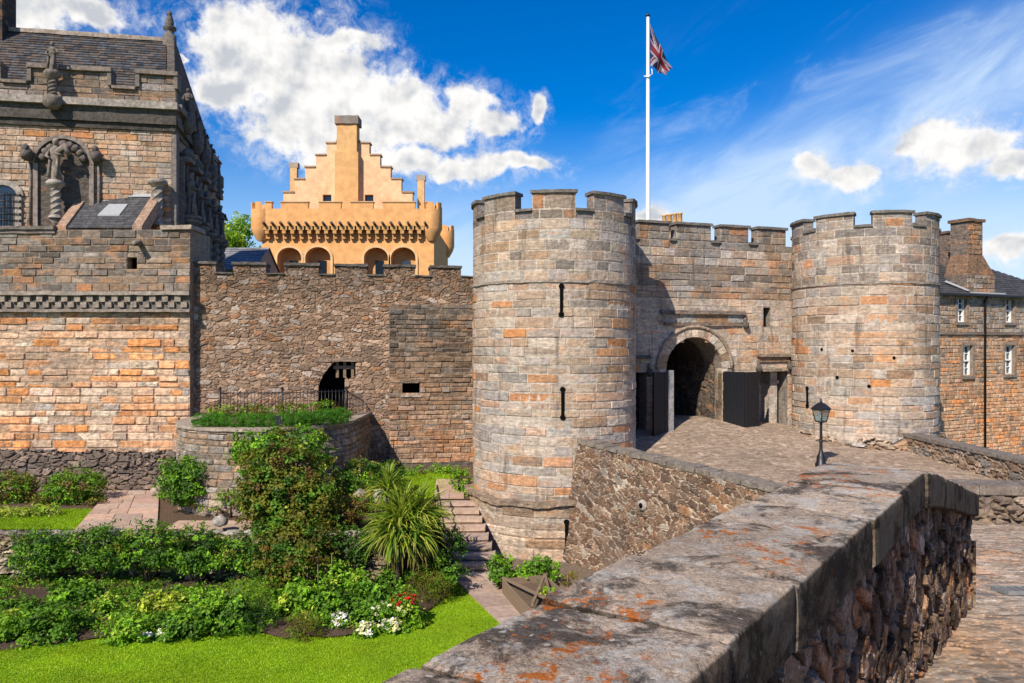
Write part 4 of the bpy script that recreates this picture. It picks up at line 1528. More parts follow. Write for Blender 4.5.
    for u in (.25, .95, 1.6):
        g.tube([FS(u, 9.26, -.13), FS(u, 10.15, -.13)], .02, 5, (.01, .01, .01))
    g.build('roof_railing', M_IRON, pal)


def thing_part(name, parent):
    o = bpy.data.objects.new(name, None)
    COL.objects.link(o)
    o.parent = parent
    ORG[o.name] = ORG[parent.name]
    return o


build_palace()


# ------------------------------------------------------------ ochre hall behind the curtain wall
FH = frame(-12, 55, 0)
OC = (.70, .37, .145)
hall = thing('great_hall', 'ochre limewashed hall with crow stepped gable and central chimney behind the curtain wall', 'building', (-12, 56, -6))


def build_hall():
    AR = [(-3.93, .86), (-1.88, .90), (2.27, .86), (4.22, .88)]
    zs = 5.98
    def hole(u, z):
        return any(abs(u - c) < h for c, h in AR) and 1.0 < z < zs + .9
    ub = [-5.9, 6.41] + [x for c, h in AR for x in (c - h, c + h)]
    g = G()
    g.solid(FH, ub, [-6, 1.0, zs + .9, 8.3], lambda u, z: not hole(u, z), -12, 0, OC)
    for c, h in AR:
        arc = [(c + h * math.cos(R(a)), zs + h * .86 * math.sin(R(a))) for a in range(0, 181, 12)]
        g.prism([(c + h, zs + .9)] + arc[:8] + [(c, zs + .9)], -1.2, -.004, FH, OC)
        g.prism([(c, zs + .9)] + arc[8:] + [(c - h, zs + .9)], -1.2, -.004, FH, OC)
    g.build('wall', M_OCHRE, hall)
    for c, h in AR:
        w = thing_part('window', hall)
        g = G()
        p0 = [(c + h, 1.0)] + [(c + h * math.cos(R(a)), zs + h * .86 * math.sin(R(a))) for a in range(0, 181, 12)] + [(c - h, 1.0)]
        p1 = [(c + (h + .16), 1.0)] + [(c + (h + .16) * math.cos(R(a)), zs + (h * .86 + .16) * math.sin(R(a))) for a in range(0, 181, 12)] + [(c - (h + .16), 1.0)]
        for i in range(len(p0) - 1):
            g.prism([p0[i], p1[i], p1[i + 1], p0[i + 1]], -.01, .10, FH, (.70, .46, .24))
        g.build('surround', M_OCHRE, w)
        g = G()
        g.box(FH, c - h - .05, c + h + .05, 1.0, zs + .95, -1.1, -.75, (.55, .31, .12))
        g.build('recess', M_OCHRE, w)
        g = G()
        g.box(FH, c - .28 + .1, c + .42 + .0, 3.5, zs - .12, -.76, -.70, (.01, .01, .01))
        g.build('pane', M_GLASS, w)
    # parapet carried out on corbels
    g = G()
    def X(px):
        return (px - 512) / 768 * 55 + 12
    PX = [(268, 274, 1), (274, 283, 0), (283, 310, 1), (310, 321, 0), (321, 342.5, 1), (342.5, 352.5, 0), (352.5, 374.5, 1), (374.5, 384, 0), (384, 416, 1), (416, 427, 0), (427, 429, 1)]
    FPp = lambda u, z, d=0.0: FH(u, z, d + .55)
    xs = [X(a) for a, _, _ in PX] + [X(429)]
    hi = [(X(a), X(b)) for a, b, m in PX if m]
    g.solid(FPp, xs, [8.2, 9.42, 9.86], lambda u, z: z < 9.42 or any(a < u < b for a, b in hi), -.35, 0, OC)
    for a, b in hi:
        g.box(FPp, a - .05, b + .05, 9.86, 9.94, -.42, .06, (.55, .36, .2))
    g.build('parapet', M_OCHRE, hall)
    for cu, cd in ((-5.95, -.1), (6.25, -.1), (-6.0, -11.0), (6.3, -11.0)):
        x, y, _ = FH(cu, 0, cd)
        g = G()
        g.lathe((x, y, 0), [(.30, 7.2), (.46, 7.45), (.62, 7.75), (.74, 8.1), (.74, 9.42)], 24, OC, cap=True)
        for k in range(6):
            a0 = k * PI / 3 + .2
            pp = [(x + q * math.cos(a0 + t), y + q * math.sin(a0 + t)) for q, t in ((.738, 0), (.738, .2), (.738, .4), (.738, .6), (.5, .6), (.5, .3), (.5, 0))]
            g.prism(pp[::-1], 9.42, 9.9, None, OC)
        g.build('turret', M_OCHRE, hall)
    g = G()
    u = -5.4
    DK = (.20, .12, .06)
    while u < 5.9:
        g.box(FH, u - .13, u + .13, 7.32, 7.66, 0, .28, (.5, .28, .11), jit=.01)
        g.box(FH, u - .13, u + .13, 7.66, 7.92, 0, .50, (.5, .28, .11), jit=.01)
        g.box(FH, u - .36, u + .36, 7.92, 8.18, -.01, .53, (.55, .31, .12))
        u += .60
    g.build('corbel_course', M_OCHRE, hall)
    u = -5.5
    k = 0
    g = G()
    while u < 6.0:
        g.tube([FH(u, 8.26, .5), FH(u - .05, 8.40, .86)], [.10, .11], 6, (.12, .09, .07))
        u += .60
    g.build('water_spouts', M_CARVED, hall)['kind'] = 'stuff'
    # crow stepped gable, set back behind the walk
    ST = [(-4.9, 9.9), (-4.33, 10.71), (-3.61, 11.71), (-2.82, 12.5), (-2.04, 13.36), (-1.25, 14.22), (-.45, 14.9)]
    FK = lambda u, z, d=0.0: FH(u - .30, z, d - 2.6)
    g = G()
    xs = [-4.84, -4.0, -3.2, -2.4, -1.6, -.82]
    hs = [11.15, 12.15, 13.05, 13.95, 14.85, 15.0]
    LIGHTO = (.72, .47, .27)
    ux = xs + [0] + [-x for x in xs]
    def gi(u, z):
        a = abs(u)
        if a > 4.84:
            return False
        k = max(i for i, x in enumerate(xs) if -x >= a)
        return z < hs[k] and not (1.25 < a < 1.9 and 9.8 < z < 11.02)
    g.solid(FK, ux + [-1.9, -1.25, 1.25, 1.9], [7.5, 9.8, 11.02] + hs, gi, -.7, 0, LIGHTO)
    gb = g.build('stepped_gable', M_OCHRE, hall)
    for i, (x, h) in enumerate(zip(xs, hs)):
        e = xs[i + 1] if i < 5 else 0.0
        for s in (-1, 1):
            a, b = sorted((s * (x - .07), s * (e - .02)))
            g = G()
            g.box(FK, a, b, h + .002, h + .12, -.8, .08, (.36, .25, .16), seg=.4, jit=.008)
            g.build('step_cap', M_OCHRE, gb)
    for s in (-1, 1):
        g = G()
        a, b = sorted((s * 1.23, s * 1.92))
        g.box(FK, a, b, 9.78, 11.05, -.6, -.4, (.01, .01, .012))
        g.build('gable_window', M_GLASS, gb)
    g = G()
    g.box(FK, -.86, .86, 7.5, 14.1, .003, .55, (.63, .36, .15))
    g.box(FK, -.74, .74, 14.1, 16.2, -.65, .45, (.64, .38, .16))
    g.box(FK, -.88, .88, 16.2, 16.8, -.75, .58, (.22, .19, .16), seg=.3, jit=.02)
    g.build('chimney', M_OCHRE, gb)
    for (a, b, z1) in ((-4.75, -3.85, 13.2), (5.0, 5.75, 12.25)):
        g = G()
        m = (a + b) / 2
        g.box(FK, a, b, 8.0, 9.9, -1.2, -.71, OC)
        g.box(FK, m - .26, m + .26, 9.9, z1, -1.15, -.73, (.6, .38, .18))
        g.box(FK, m - .34, m + .34, z1, z1 + .4, -1.22, -.72, (.36, .29, .22))
        g.build('side_chimney', M_OCHRE, hall)
    g = G()
    g.add([FK(-4.5, 9.3, -.7), FK(4.5, 9.3, -.7), FK(0, 14.3, -.7), FK(-4.5, 9.3, -9), FK(4.5, 9.3, -9), FK(0, 14.3, -9)], [(0, 3, 5, 2), (1, 2, 5, 4), (3, 4, 5)], (.07, .07, .075))
    g.build('roof', M_SLATE, hall)


build_hall()


def back_roof():
    t = thing('slate_roofed_building', 'low building with a plain grey slate roof between palace and ochre hall', 'building', (-17, 46, -6))
    g = G()
    f = frame(-21, 44, 0)
    g.box(f, 0, 6.2, -6, 4.2, -5, 0, (.3, .24, .2))
    g.build('wall', M_ASH, t)
    g = G()
    for i in range(10):
        for j in range(14):
            c = rng.uniform(.17, .25)
            x0, x1 = -.1 + 6.4 * j / 14, -.1 + 6.4 * (j + 1) / 14
            a, b = i / 10, (i + 1) / 10
            g.face([f(x0, 4.1 + 1.6 * a + .02, .2 - 2.8 * a), f(x1, 4.1 + 1.6 * a + .02, .2 - 2.8 * a), f(x1, 4.1 + 1.6 * b, .2 - 2.8 * b), f(x0, 4.1 + 1.6 * b, .2 - 2.8 * b)], (c, c, c * 1.08))
    g.face([f(-.1, 5.7, -2.6), f(6.3, 5.7, -2.6), f(6.3, 4.1, -5.2), f(-.1, 4.1, -5.2)], (.1, .1, .11))
    g.face([f(6.2, 4.1, .1), f(6.2, 4.1, -5.1), f(6.2, 5.68, -2.6)], (.3, .24, .2))
    g.build('roof', M_SLATE, t)


back_roof()


# ------------------------------------------------------------ house at the right edge
FO = frame(21, 38, 25)
house = thing('stone_house', 'two storey stone house with slate roof and white sash windows at the right edge', 'house', FO(4, -5.5, -2))


def build_house():
    W = [(1.55, 2.25, .98, 2.26), (5.36, 6.06, 1.0, 2.26), (1.98, 2.72, -1.76, -.2), (5.30, 6.10, -1.74, -.2)]
    hole = lambda u, z: any(a < u < b and c < z < d for a, b, c, d in W)
    ub = [-2.5, 11.4] + [x for w in W for x in w[:2]]
    zb = [-7, 2.38] + [x for w in W for x in w[2:]]
    g = G()
    g.solid(FO, ub, zb, lambda u, z: not hole(u, z), -8, -.03, (.25, .2, .16))
    g.build('core', M_ASH, house)
    def cuts(a, b):
        m = (a + b) / 2
        return [(w[0], w[1]) for w in W if w[2] < m < w[3]]
    g = G()
    ashlar(g, FO, -2.5, 11.4, -6.8, .36, [(BROWN, 4), (ORANGE, 2.2), (BEIGE, 2.4), (PINK, 1.6), (DGREY, .8)], (.15, .23), (.22, .5), cuts=cuts, mortar=(.36, .29, .22), jit=.014, gap=.014,
           shade=lambda u, z: (1.35, 1.2, 1.05) if z < -2 else 1.05)
    g.build('ground_storey_wall', M_ASH, house)
    g = G()
    ashlar(g, FO, -2.5, 11.4, .46, 2.38, [(GREY, 3), (BROWN, 3), (BEIGE, 2), (DGREY, 1.5)], (.16, .24), (.25, .55), cuts=cuts, mortar=(.34, .29, .24), jit=.014, gap=.014)
    g.build('upper_storey_wall', M_ASH, house)
    g = G()
    g.box(FO, -2.5, 11.4, .35, .47, -.03, .09, (.2, .16, .13), seg=.6, jit=.008)
    g.build('string_course', M_CAP, house)
    for (a, b, c, d) in W:
        w = thing_part('window', house)
        g = G()
        e = .07
        g.box(FO, a, a + e, c, d, -.28, -.13, (.8, .8, .8))
        g.box(FO, b - e, b, c, d, -.28, -.13, (.8, .8, .8))
        g.box(FO, a + e, b - e, d - e, d, -.28, -.13, (.8, .8, .8))
        g.box(FO, a + e, b - e, c, c + e, -.28, -.13, (.8, .8, .8))
        m = (c + d) / 2
        g.box(FO, a + e, b - e, m - .035, m + .035, -.27, -.12, (.8, .8, .8))
        u = (a + b) / 2
        for z0, z1 in ((c + e, m - .035), (m + .035, d - e)):
            g.box(FO, u - .02, u + .02, z0, z1, -.26, -.17, (.8, .8, .8))
            q = (z0 + z1) / 2
            g.box(FO, a + e, u - .02, q - .018, q + .018, -.26, -.175, (.8, .8, .8))
            g.box(FO, u + .02, b - e, q - .018, q + .018, -.26, -.175, (.8, .8, .8))
        g.build('frame', M_WHITE, w)
        g = G()
        g.box(FO, a, b, c, d, -.4, -.24, (.02, .02, .02))
        g.build('pane', M_GLASS, w)
        g = G()
        g.box(FO, a - .12, b + .12, c - .14, c - .003, -.2, .09, (.22, .18, .15))
        g.build('sill', M_CAP, w)
        g = G()
        for s0, s1 in ((a - .16, a - .003), (b + .003, b + .16)):
            g.box(FO, s0, s1, c, d + .02, -.25, .045, (.27, .2, .15), seg=0)
        g.box(FO, a - .18, b + .18, d + .003, min(d + .17, 2.375), -.25, .05, (.27, .2, .15))
        g.build('surround', M_CAP, w)
    # roof in slates, its ridge falling towards the right where the hip comes down
    g = G()
    rows = 22
    for i in range(rows):
        a, b = i / rows, (i + 1) / rows
        x = -2.6
        while x < 11.5 - 6.0 * a:
            w_ = min(rng.uniform(.25, .4), 11.5 - 6.0 * a - x + .01)
            c = rng.uniform(.045, .075)
            g.face([FO(x, 2.36 + 2.75 * a + .05, .25 - 4.2 * a), FO(x + w_ - .012, 2.36 + 2.75 * a + .05, .25 - 4.2 * a), FO(x + w_ - .012, 2.36 + 2.75 * b + .02, .25 - 4.2 * b), FO(x, 2.36 + 2.75 * b + .02, .25 - 4.2 * b)], (c, c, c * 1.06))
            g.face([FO(x, 2.36 + 2.75 * a, .25 - 4.2 * a), FO(x + w_ - .012, 2.36 + 2.75 * a, .25 - 4.2 * a), FO(x + w_ - .012, 2.36 + 2.75 * a + .05, .25 - 4.2 * a), FO(x, 2.36 + 2.75 * a + .05, .25 - 4.2 * a)], (c * .7,) * 3)
            x += w_
    g.face([FO(-2.6, 2.34, .25), FO(11.5, 2.34, .25), FO(5.5, 5.09, -3.95), FO(-2.6, 5.09, -3.95)], (.03, .03, .03))
    g.face([FO(-2.6, 2.36, -8.2), FO(11.5, 2.36, -8.2), FO(5.5, 5.11, -3.95), FO(-2.6, 5.11, -3.95)], (.05, .05, .055))
    g.face([FO(11.5, 2.35, .25), FO(11.5, 2.35, -8.2), FO(5.5, 5.10, -3.95)], (.05, .05, .055))
    g.face([FO(-2.55, 2.36, .1), FO(-2.55, 2.36, -8), FO(-2.55, 5.0, -3.95)], (.25, .2, .16))
    rf = g.build('roof', M_SLATE, house)
    # chimney stack rising from the wall head with sloped shoulders
    ch = thing_part('chimney', house)
    g = G()
    ashlar(g, lambda u, z, d=0: FO(u, z, d + .05), 2.25, 4.45, 2.45, 3.4, PAL_DARK, (.22, .28), (.35, .7), mortar=(.2, .16, .12))
    g.box(FO, 2.25, 4.45, 2.45, 3.4, -1.2, .035, (.2, .16, .13))
    pts = [FO(2.25, 3.4, .04), FO(4.45, 3.4, .04), FO(4.45, 3.4, -1.2), FO(2.25, 3.4, -1.2), FO(2.6, 4.45, -.1), FO(3.7, 4.45, -.1), FO(3.7, 4.45, -1.1), FO(2.6, 4.45, -1.1)]
    g.add(pts, [(0, 1, 5, 4), (1, 2, 6, 5), (2, 3, 7, 6), (3, 0, 4, 7)], (.24, .145, .09))
    g.box(FO, 2.6, 3.7, 4.45, 6.15, -1.1, -.14, (.2, .16, .13))
    ashlar(g, lambda u, z, d=0: FO(u, z, d - .11), 2.6, 3.7, 4.47, 6.15, [(BROWN, 3), (ORANGE, 1.6), (DGREY, 3)], (.22, .28), (.3, .6), mortar=(.2, .16, .12))
    g.box(FO, 2.5, 3.8, 6.15, 6.3, -1.2, -.02, (.2, .13, .08), seg=.3, jit=.015)
    g.box(FO, 3.85, 5.5, 2.9, 5.85, -3.2, -2.2, (.2, .15, .12))
    ashlar(g, lambda u, z, d=0: FO(u, z, d - 2.18), 3.85, 5.5, 3.2, 5.85, [(BROWN, 3), (ORANGE, 1.2), (DGREY, 3)], (.22, .28), (.3, .6), mortar=(.2, .16, .12))
    g.box(FO, 3.78, 5.58, 5.85, 5.98, -3.3, -2.1, (.18, .12, .08), seg=.3, jit=.015)
    g.build('stack', M_WORN, ch)
    g = G()
    p = [FO(1.35, 3.05, -.55), FO(2.2, 2.55, .12), FO(2.32, 2.6, .14), FO(1.5, 3.12, -.55)]
    g.face(p, (.5, .5, .5))
    g.face([FO(2.1, 2.44, .35), FO(4.9, 2.44, .35), FO(4.9, 2.5, .30), FO(2.1, 2.5, .30)], (.5, .5, .5))
    g.build('flashing', M_LEAD, ch)
    g = G()
    g.box(FO, -2.6, 11.5, 2.30, 2.40, .2, .34, (.02, .02, .02))
    g.build('gutter', M_IRON, house)
    g = G()
    g.tube([FO(3.58, 2.3, .26), FO(3.58, 2.1, .1), FO(3.58, -6.8, .1)], .06, 8, (.01, .01, .01))
    g.build('drainpipe', M_IRON, house)


build_house()


# ------------------------------------------------------------ walls beside the road
def ramp_wall():
    t = thing('ramp_wall', 'long rubble wall with pale mortar holding up the road, sloping away from the round tower', 'wall', (4, 21.5, -7))
    A, B = np.array([1.75, 25.3]), np.array([8.2, 16.2])
    L = float(np.hypot(*(B - A)))
    ang = math.degrees(math.atan2(B[1] - A[1], B[0] - A[0]))
    fv, f = framev(A[0], A[1], ang), frame(A[0], A[1], ang)
    top = lambda u: -3.22 - .055 * u
    # leaning face, spreading out at the foot of the tower
    def fb(u, z, d):
        drop = np.maximum(0, top(u) - z)
        lean = .10 * drop + .16 * drop * np.exp(-u / 1.0)
        return fv(u - .08 * drop * np.exp(-u / .8), z, d + lean)
    def stain(u, v):
        m = .85 + .4 * fbm(u * .8, v * .8, 12)
        return np.stack([m * 1.0, m * .98, m * .95], -1)
    rubble('rubble_face', M_RUB, t, fb, 0, L, -7.6, -3.2, .03, (.36, .19), .042, [((.15, .092, .06), 4), ((.105, .068, .048), 3), ((.20, .135, .09), 3), ((.26, .22, .18), 1), ((.22, .12, .065), 1)], (.47, .40, .32),
           keep=lambda u, v: v < top(u), seed=14, stain=stain, joint=(.02, .10), shear=.25)
    g = G()
    n = 22
    for i in range(n):
        a, b = L * i / n, L * (i + 1) / n
        f3 = lambda u, z, d: f(u, z + top(u), d)
        g.box(f3, a + .01, b - .012, -.02, .10 + rng.uniform(-.015, .02), -.52, .06 + rng.uniform(-.02, .02), (.20, .17, .14), seg=.16, jit=.018)
    g.build('coping', M_CAP, t)
    g = G()
    g.add([f(0, -8, -.5), f(L, -8, -.5), f(L, top(L), -.5), f(0, top(0), -.5), f(0, -8, -.02), f(L, -8, -.02), f(L, top(L), -.02), f(0, top(0), -.02)],
          [(0, 1, 2, 3), (0, 3, 7, 4), (1, 5, 6, 2), (3, 2, 6, 7)], (.25, .2, .16))
    g.build('core', M_RUB, t)
    g = G()
    cc = fb(np.array(3.75), np.array(-4.72), np.array(.08))
    c = tuple(float(x) for x in cc)
    nrm = Vector((math.sin(R(ang)), -math.cos(R(ang)), 0))
    g.tube([Vector(c) - nrm * .1, Vector(c) + nrm * .05], [.17, .15], 10, (.5, .46, .42))
    g.build('spout_stone', M_ASH, t)
    g = G()
    g.tube([Vector(c), Vector(c) + nrm * .055], .08, 9, (.01, .01, .01))
    g.build('drain_hole', M_VOID, t)


ramp_wall()


def plain_wall(name, label, A, B, ta, tb, ba, bb, thick, pal_, seed, capc, res=.05, cell=(.4, .22), depth=.08, mort=(.26, .2, .15), capw=.05, caph=.12, mat=None):
    L = math.hypot(B[0] - A[0], B[1] - A[1])
    ang = math.degrees(math.atan2(B[1] - A[1], B[0] - A[0]))
    fv, f = framev(A[0], A[1], ang), frame(A[0], A[1], ang)
    t = thing(name, label, 'wall', f(L / 2, (ba + bb) / 2, 0))
    top = lambda u: ta + (tb - ta) * u / L
    lo = min(ba, bb)
    rubble('rubble_face', mat or M_RUB, t, fv, 0, L, lo - .2, max(ta, tb), res, cell, depth, pal_, mort, keep=lambda u, v: v < top(u), seed=seed)
    g = G()
    g.add([f(0, lo - 1.5, -thick), f(L, lo - 1.5, -thick), f(L, tb, -thick), f(0, ta, -thick), f(0, lo - 1.5, -.01), f(L, lo - 1.5, -.01), f(L, tb, -.01), f(0, ta, -.01)],
          [(0, 1, 2, 3), (0, 3, 7, 4), (1, 5, 6, 2), (3, 2, 6, 7), (4, 5, 6, 7)], (.22, .17, .13))
    g.build('core', M_RUB, t)
    g = G()
    n = max(3, int(L / .8))
    f3 = lambda u, z, d: f(u, z + top(u), d)
    for i in range(n):
        a, b = L * i / n, L * (i + 1) / n
        g.box(f3, a + .006, b - .006, .0, caph, -thick - capw, .07 + capw, capc, seg=.2, jit=.012)
    g.build('coping', M_CAP, t)
    return t


# the wall along the far side of the road (its lit face looks left, so it runs towards the camera)
plain_wall('roadside_wall', 'low dark coped wall along the road below the stone house', (14.3, 29.2), (15.7, 20.0), -3.45, -3.72, -4.3, -4.9, .45, [((.22, .15, .10), 4), ((.3, .22, .16), 2), (DGREY, 2)], 33, (.17, .145, .125))
plain_wall('boundary_wall', 'short dark rubble wall with a flat coping at the right edge beyond the parapet', (7.35, 13.55), (14.5, 12.6), -2.66, -2.70, -3.5, -3.5, .5, [((.15, .11, .085), 3), ((.22, .16, .11), 3), ((.32, .25, .19), 1)], 35, (.19, .155, .125), res=.035, depth=.11, cell=(.32, .22), capw=.02, caph=.16)


# ------------------------------------------------------------ parapet in the foreground
DR = (.5854, .8108)
NR = (.8108, -.5854)
R0 = (-.826, 0.0)


def par_top(s):
    """height of the coping along the wall: level, then falling past the crest"""
    return -.752 - .205 * max(0.0, s - 5.62) - .02 * max(0, min(1, (s - 4.8) / .8)) * 0


def cf(s, z, d):
    """s metres along the wall, z up, d from the right-hand arris (negative = across the top)"""
    return (R0[0] + DR[0] * s + NR[0] * d, R0[1] + DR[1] * s + NR[1] * d, z)


def pt_np(s):
    x = s - 5.62
    soft = .5 * (x + np.sqrt(x * x + .05))
    return -.752 - .205 * soft


def parapet():
    t = thing('parapet_wall', 'broad foreground parapet with lichen spotted coping over dark rubble', 'wall', (2.0, 4.0, -2.0))
    joints = [-2.5, -.9, .75, 1.83, 2.35, 2.93, 4.05, 4.75, 5.62, 6.5, 7.6, 9.0]
    for k in range(len(joints) - 1):
        W = .562
        a, b = joints[k] + .003, joints[k + 1] - .003
        ns = max(6, int((b - a) / (.013 if b < 6 else .03)))
        skew = rng.uniform(-.03, .03)
        tz, tr_, tf = rng.uniform(-.010, .008), rng.uniform(-.008, .008), rng.uniform(-.012, .010)
        if k == 2:
            tz = -.008
        # cross-section: under left, left side, over the top, right arris, fascia, underside
        prof = [(-W + .04, -.16), (-W - .012, -.15), (-W - .015, -.10)]
        prof += [(-W - .008 + .006 * i, -.05 + .018 * i) for i in range(3)]
        prof += [(-W + .012 + (W - .03) * i / 46, 0.001 + .004 * math.sin(PI * i / 46)) for i in range(47)]
        prof += [(-.005, -.001), (.001, -.009)] + [(.004, -.03 - .17 * i / 14) for i in range(15)] + [(-.004, -.21), (-.08, -.215)]
        P = np.array(prof)
        npf = len(P)
        s_ = np.linspace(a, b, ns)
        S, D = np.meshgrid(s_, P[:, 0], indexing='ij')
        Z = np.tile(P[:, 1], (ns, 1))
        S2 = S + skew * (-D / W)
        n1 = fbm(S2 * 9, D * 9 + Z * 9 + 40, 60 + k, 5) - .5
        n2 = fbm(S2 * 2.2, D * 2.6 + Z * 3 + 11, 70 + k, 3) - .5
        pit = sstep(fbm(S2 * 24, D * 24 + Z * 24, 80 + k, 3), .60, .75)
        edge = np.minimum(S - a, b - S)
        rnd = .008 * (1 - sstep(edge, 0, .035)) * (.4 + 1.2 * vnoise(S * 13, D * 13, 5))
        top = (np.arange(npf) >= 5) & (np.arange(npf) <= 54)
        amp = np.where(top, 1.0, .45)[None, :]
        hgt = (.009 * n1 + .007 * n2 - .006 * pit - rnd * .8) * amp
        side = np.where(np.arange(npf) > 53, 1.0, 0.0)[None, :] * (.008 * n1 + .006 * n2 - rnd)
        chip = -.014 * sstep(fbm(S2 * 5, S2 * 0 + 3.3, 90 + k, 3), .55, .75) * np.exp(-(D / .02) ** 2 - ((Z) / .025) ** 2)
        z = pt_np(S2) + Z + hgt + tz + tr_ * (-D / W) * 1.0 + chip
        d = D + side + tf + chip
        X = R0[0] + DR[0] * S2 + NR[0] * d
        Y = R0[1] + DR[1] * S2 + NR[1] * d
        V = np.stack([X, Y, z], -1).reshape(-1, 3)
        idx = np.arange(ns * npf).reshape(ns, npf)
        F = np.stack([idx[:-1, :-1], idx[1:, :-1], idx[1:, 1:], idx[:-1, 1:]], -1).reshape(-1, 4)
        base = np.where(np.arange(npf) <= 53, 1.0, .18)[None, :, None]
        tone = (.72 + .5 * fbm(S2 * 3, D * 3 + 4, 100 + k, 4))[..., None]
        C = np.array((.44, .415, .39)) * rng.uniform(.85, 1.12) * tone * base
        o = np_mesh('coping_slab', V, F, C.reshape(-1, 3), M_COPE, t, smooth=True)
        o.data.set_sharp_from_angle(angle=R(34))
        # ends of the slab
        capf = []
        g = G()
        for e in (0, ns - 1):
            ring_pts = [tuple(V[idx[e, j]]) for j in range(npf)]
            g.add(ring_pts, [tuple(range(npf)) if e else tuple(range(npf))[::-1]], (.16, .15, .14))
        g.build('slab_end', M_COPE, o)
    # bed of the wall under the slabs
    W = .562
    g = G()
    for i in range(30):
        a, b = -2.5 + 11.45 * i / 30, -2.5 + 11.45 * (i + 1) / 30
        za, zb = float(pt_np(np.array(a))) - .20, float(pt_np(np.array(b))) - .20
        la, lb = cf(a, -9, -W + .05), cf(b, -9, -W + .05)
        ra, rb = cf(a, -9, -.11), cf(b, -9, -.11)
        g.add([(*la[:2], za), (*lb[:2], zb), (*rb[:2], zb), (*ra[:2], za), (*la[:2], -8), (*lb[:2], -8), (*rb[:2], -8), (*ra[:2], -8)],
              [(0, 1, 2, 3), (4, 5, 1, 0), (3, 2, 6, 7)] + ([(0, 3, 7, 4)] if i == 0 else []) + ([(1, 5, 6, 2)] if i == 29 else []), (.10, .085, .07))
    # mortar in the joints
    for s in joints[1:-1]:
        z = float(pt_np(np.array(s))) - .022
        g.add([cf(s - .03, z, -W + .03), cf(s + .03, z, -W + .03), cf(s + .03, z, -.02), cf(s - .03, z, -.02), cf(s - .03, z - .17, -W + .03), cf(s + .03, z - .17, -W + .03), cf(s + .03, z - .17, -.02), cf(s - .03, z - .17, -.02)],
              [(0, 1, 2, 3), (3, 2, 6, 7), (0, 4, 5, 1)], (.20, .15, .10))
    g.build('core', M_FORE, t)
    def fv(u, z, d):
        return (R0[0] + DR[0] * u + NR[0] * (d - .115), R0[1] + DR[1] * u + NR[1] * (d - .115), z)
    zmin = lambda u: -1.286 - .17 * np.clip(DR[1] * u, -3, 30) - .12
    def stain(u, v):
        dep = pt_np(u) - .2 - v
        m = .75 + .5 * fbm(u * 2, v * 2, 15)
        return np.stack([m, m * .96, m * .92], -1)
    rubble('rubble_face', M_FORE, t, fv, 1.0, 8.95, -3.0, -.95, .0105, (.24, .17), .05, [((.30, .265, .24), 4), ((.18, .16, .145), 3), ((.44, .41, .38), 2), ((.40, .28, .20), 1)], (.12, .105, .095),
           keep=lambda u, v: (v < pt_np(u) - .19) & (v > zmin(u) - .1), seed=44, stain=stain, joint=(.02, .085), rough=.22, shear=.4, warp=.4)
    # far end of the wall, and the outer side down to the garden
    ex, ey, _ = cf(8.97, 0, -.10)
    f_end = lambda u, z, d: (ex - NR[0] * u + DR[0] * d, ey - NR[1] * u + DR[1] * d, z)
    rubble('end_face', M_FORE, t, f_end, -.07, .5, -3.6, -1.9, .03, (.2, .14), .05, [((.40, .36, .33), 4), ((.24, .22, .20), 3)], (.17, .155, .14), seed=46)
    f_out = lambda u, z, d: (R0[0] + DR[0] * u + NR[0] * (-W + .045 - d), R0[1] + DR[1] * u + NR[1] * (-W + .045 - d), z)
    rubble('garden_face', M_FORE, t, f_out, -2.5, 8.97, -7.6, -.95, .07, (.4, .25), .06, PAL_RUB, (.25, .2, .16), keep=lambda u, v: v < pt_np(u) - .18, seed=47)


parapet()


def platform():
    fv = lambda u, v, d: (u, v, zp(u, v) + d)
    def keep(u, v):
        s = (v - 0) / DR[1]
        xw = R0[0] + DR[0] * s - .12 / .81
        return np.where(v < 7.4, u > xw - .05, u > 3.95 + (v - 7.4) * .53)
    def stain(u, v):
        m = .82 + .36 * fbm(u * .7, v * .7, 91)
        w = fbm(u * .9 + 4, v * .9, 95)
        return np.stack([m * (1 + .22 * sstep(w, .5, .7)), m, m * (1 - .18 * sstep(w, .5, .7))], -1)
    o = rubble('pavement', M_COB, None, fv, 1.0, 13.0, 1.2, 13.6, .022, (.22, .125), .010, [((.36, .285, .215), 4), ((.28, .22, .165), 3), ((.43, .36, .29), 2.5), ((.19, .16, .135), 1.2)], (.46, .30, .18),
               keep=keep, seed=51, stain=stain, joint=(.02, .10), warp=.2, rough=.08)
    tag(o, kind='structure')
    g = G()
    g.add([(-.2, -6, -.0), (14, -6, -.0), (14, 1.25, -1.55), (-.2, 1.25, -1.55)], [(0, 1, 2, 3)], (.36, .27, .2))
    # ground beneath: slopes with the paving
    xs = [(-.5 + .70 * y, y) for y in (1.2, 4, 7, 7.4)] + [(7.4, 13.5)]
    L = [(x - .3, y, float(zp(np.array(x), np.array(y))) - .05) for x, y in xs]
    Rr = [(20, y, float(zp(np.array(x), np.array(y))) - .05) for x, y in xs]
    n = len(xs)
    g.add([(x, y, z + (-.9 if False else 0)) for x, y, z in L] + Rr, [(i, n + i, n + i + 1, i + 1) for i in range(n - 1)], (.3, .22, .16))
    o = g.build('pavement_bed', M_COB)
    tag(o, kind='structure')
    # earth bank between the end of the parapet and the ramp wall
    g = G()
    P = [(4.1, 7.3), (7.3, 13.6), (8.2, 16.2)]
    g.add([(x, y, -8) for x, y in P] + [(P[0][0], P[0][1], -2.7), (P[1][0], P[1][1], -3.0), (P[2][0], P[2][1], -4.1)], [(0, 1, 4, 3), (1, 2, 5, 4)], (.2, .16, .12))
    tag(g.build('bank', M_RUB), kind='structure')


platform()


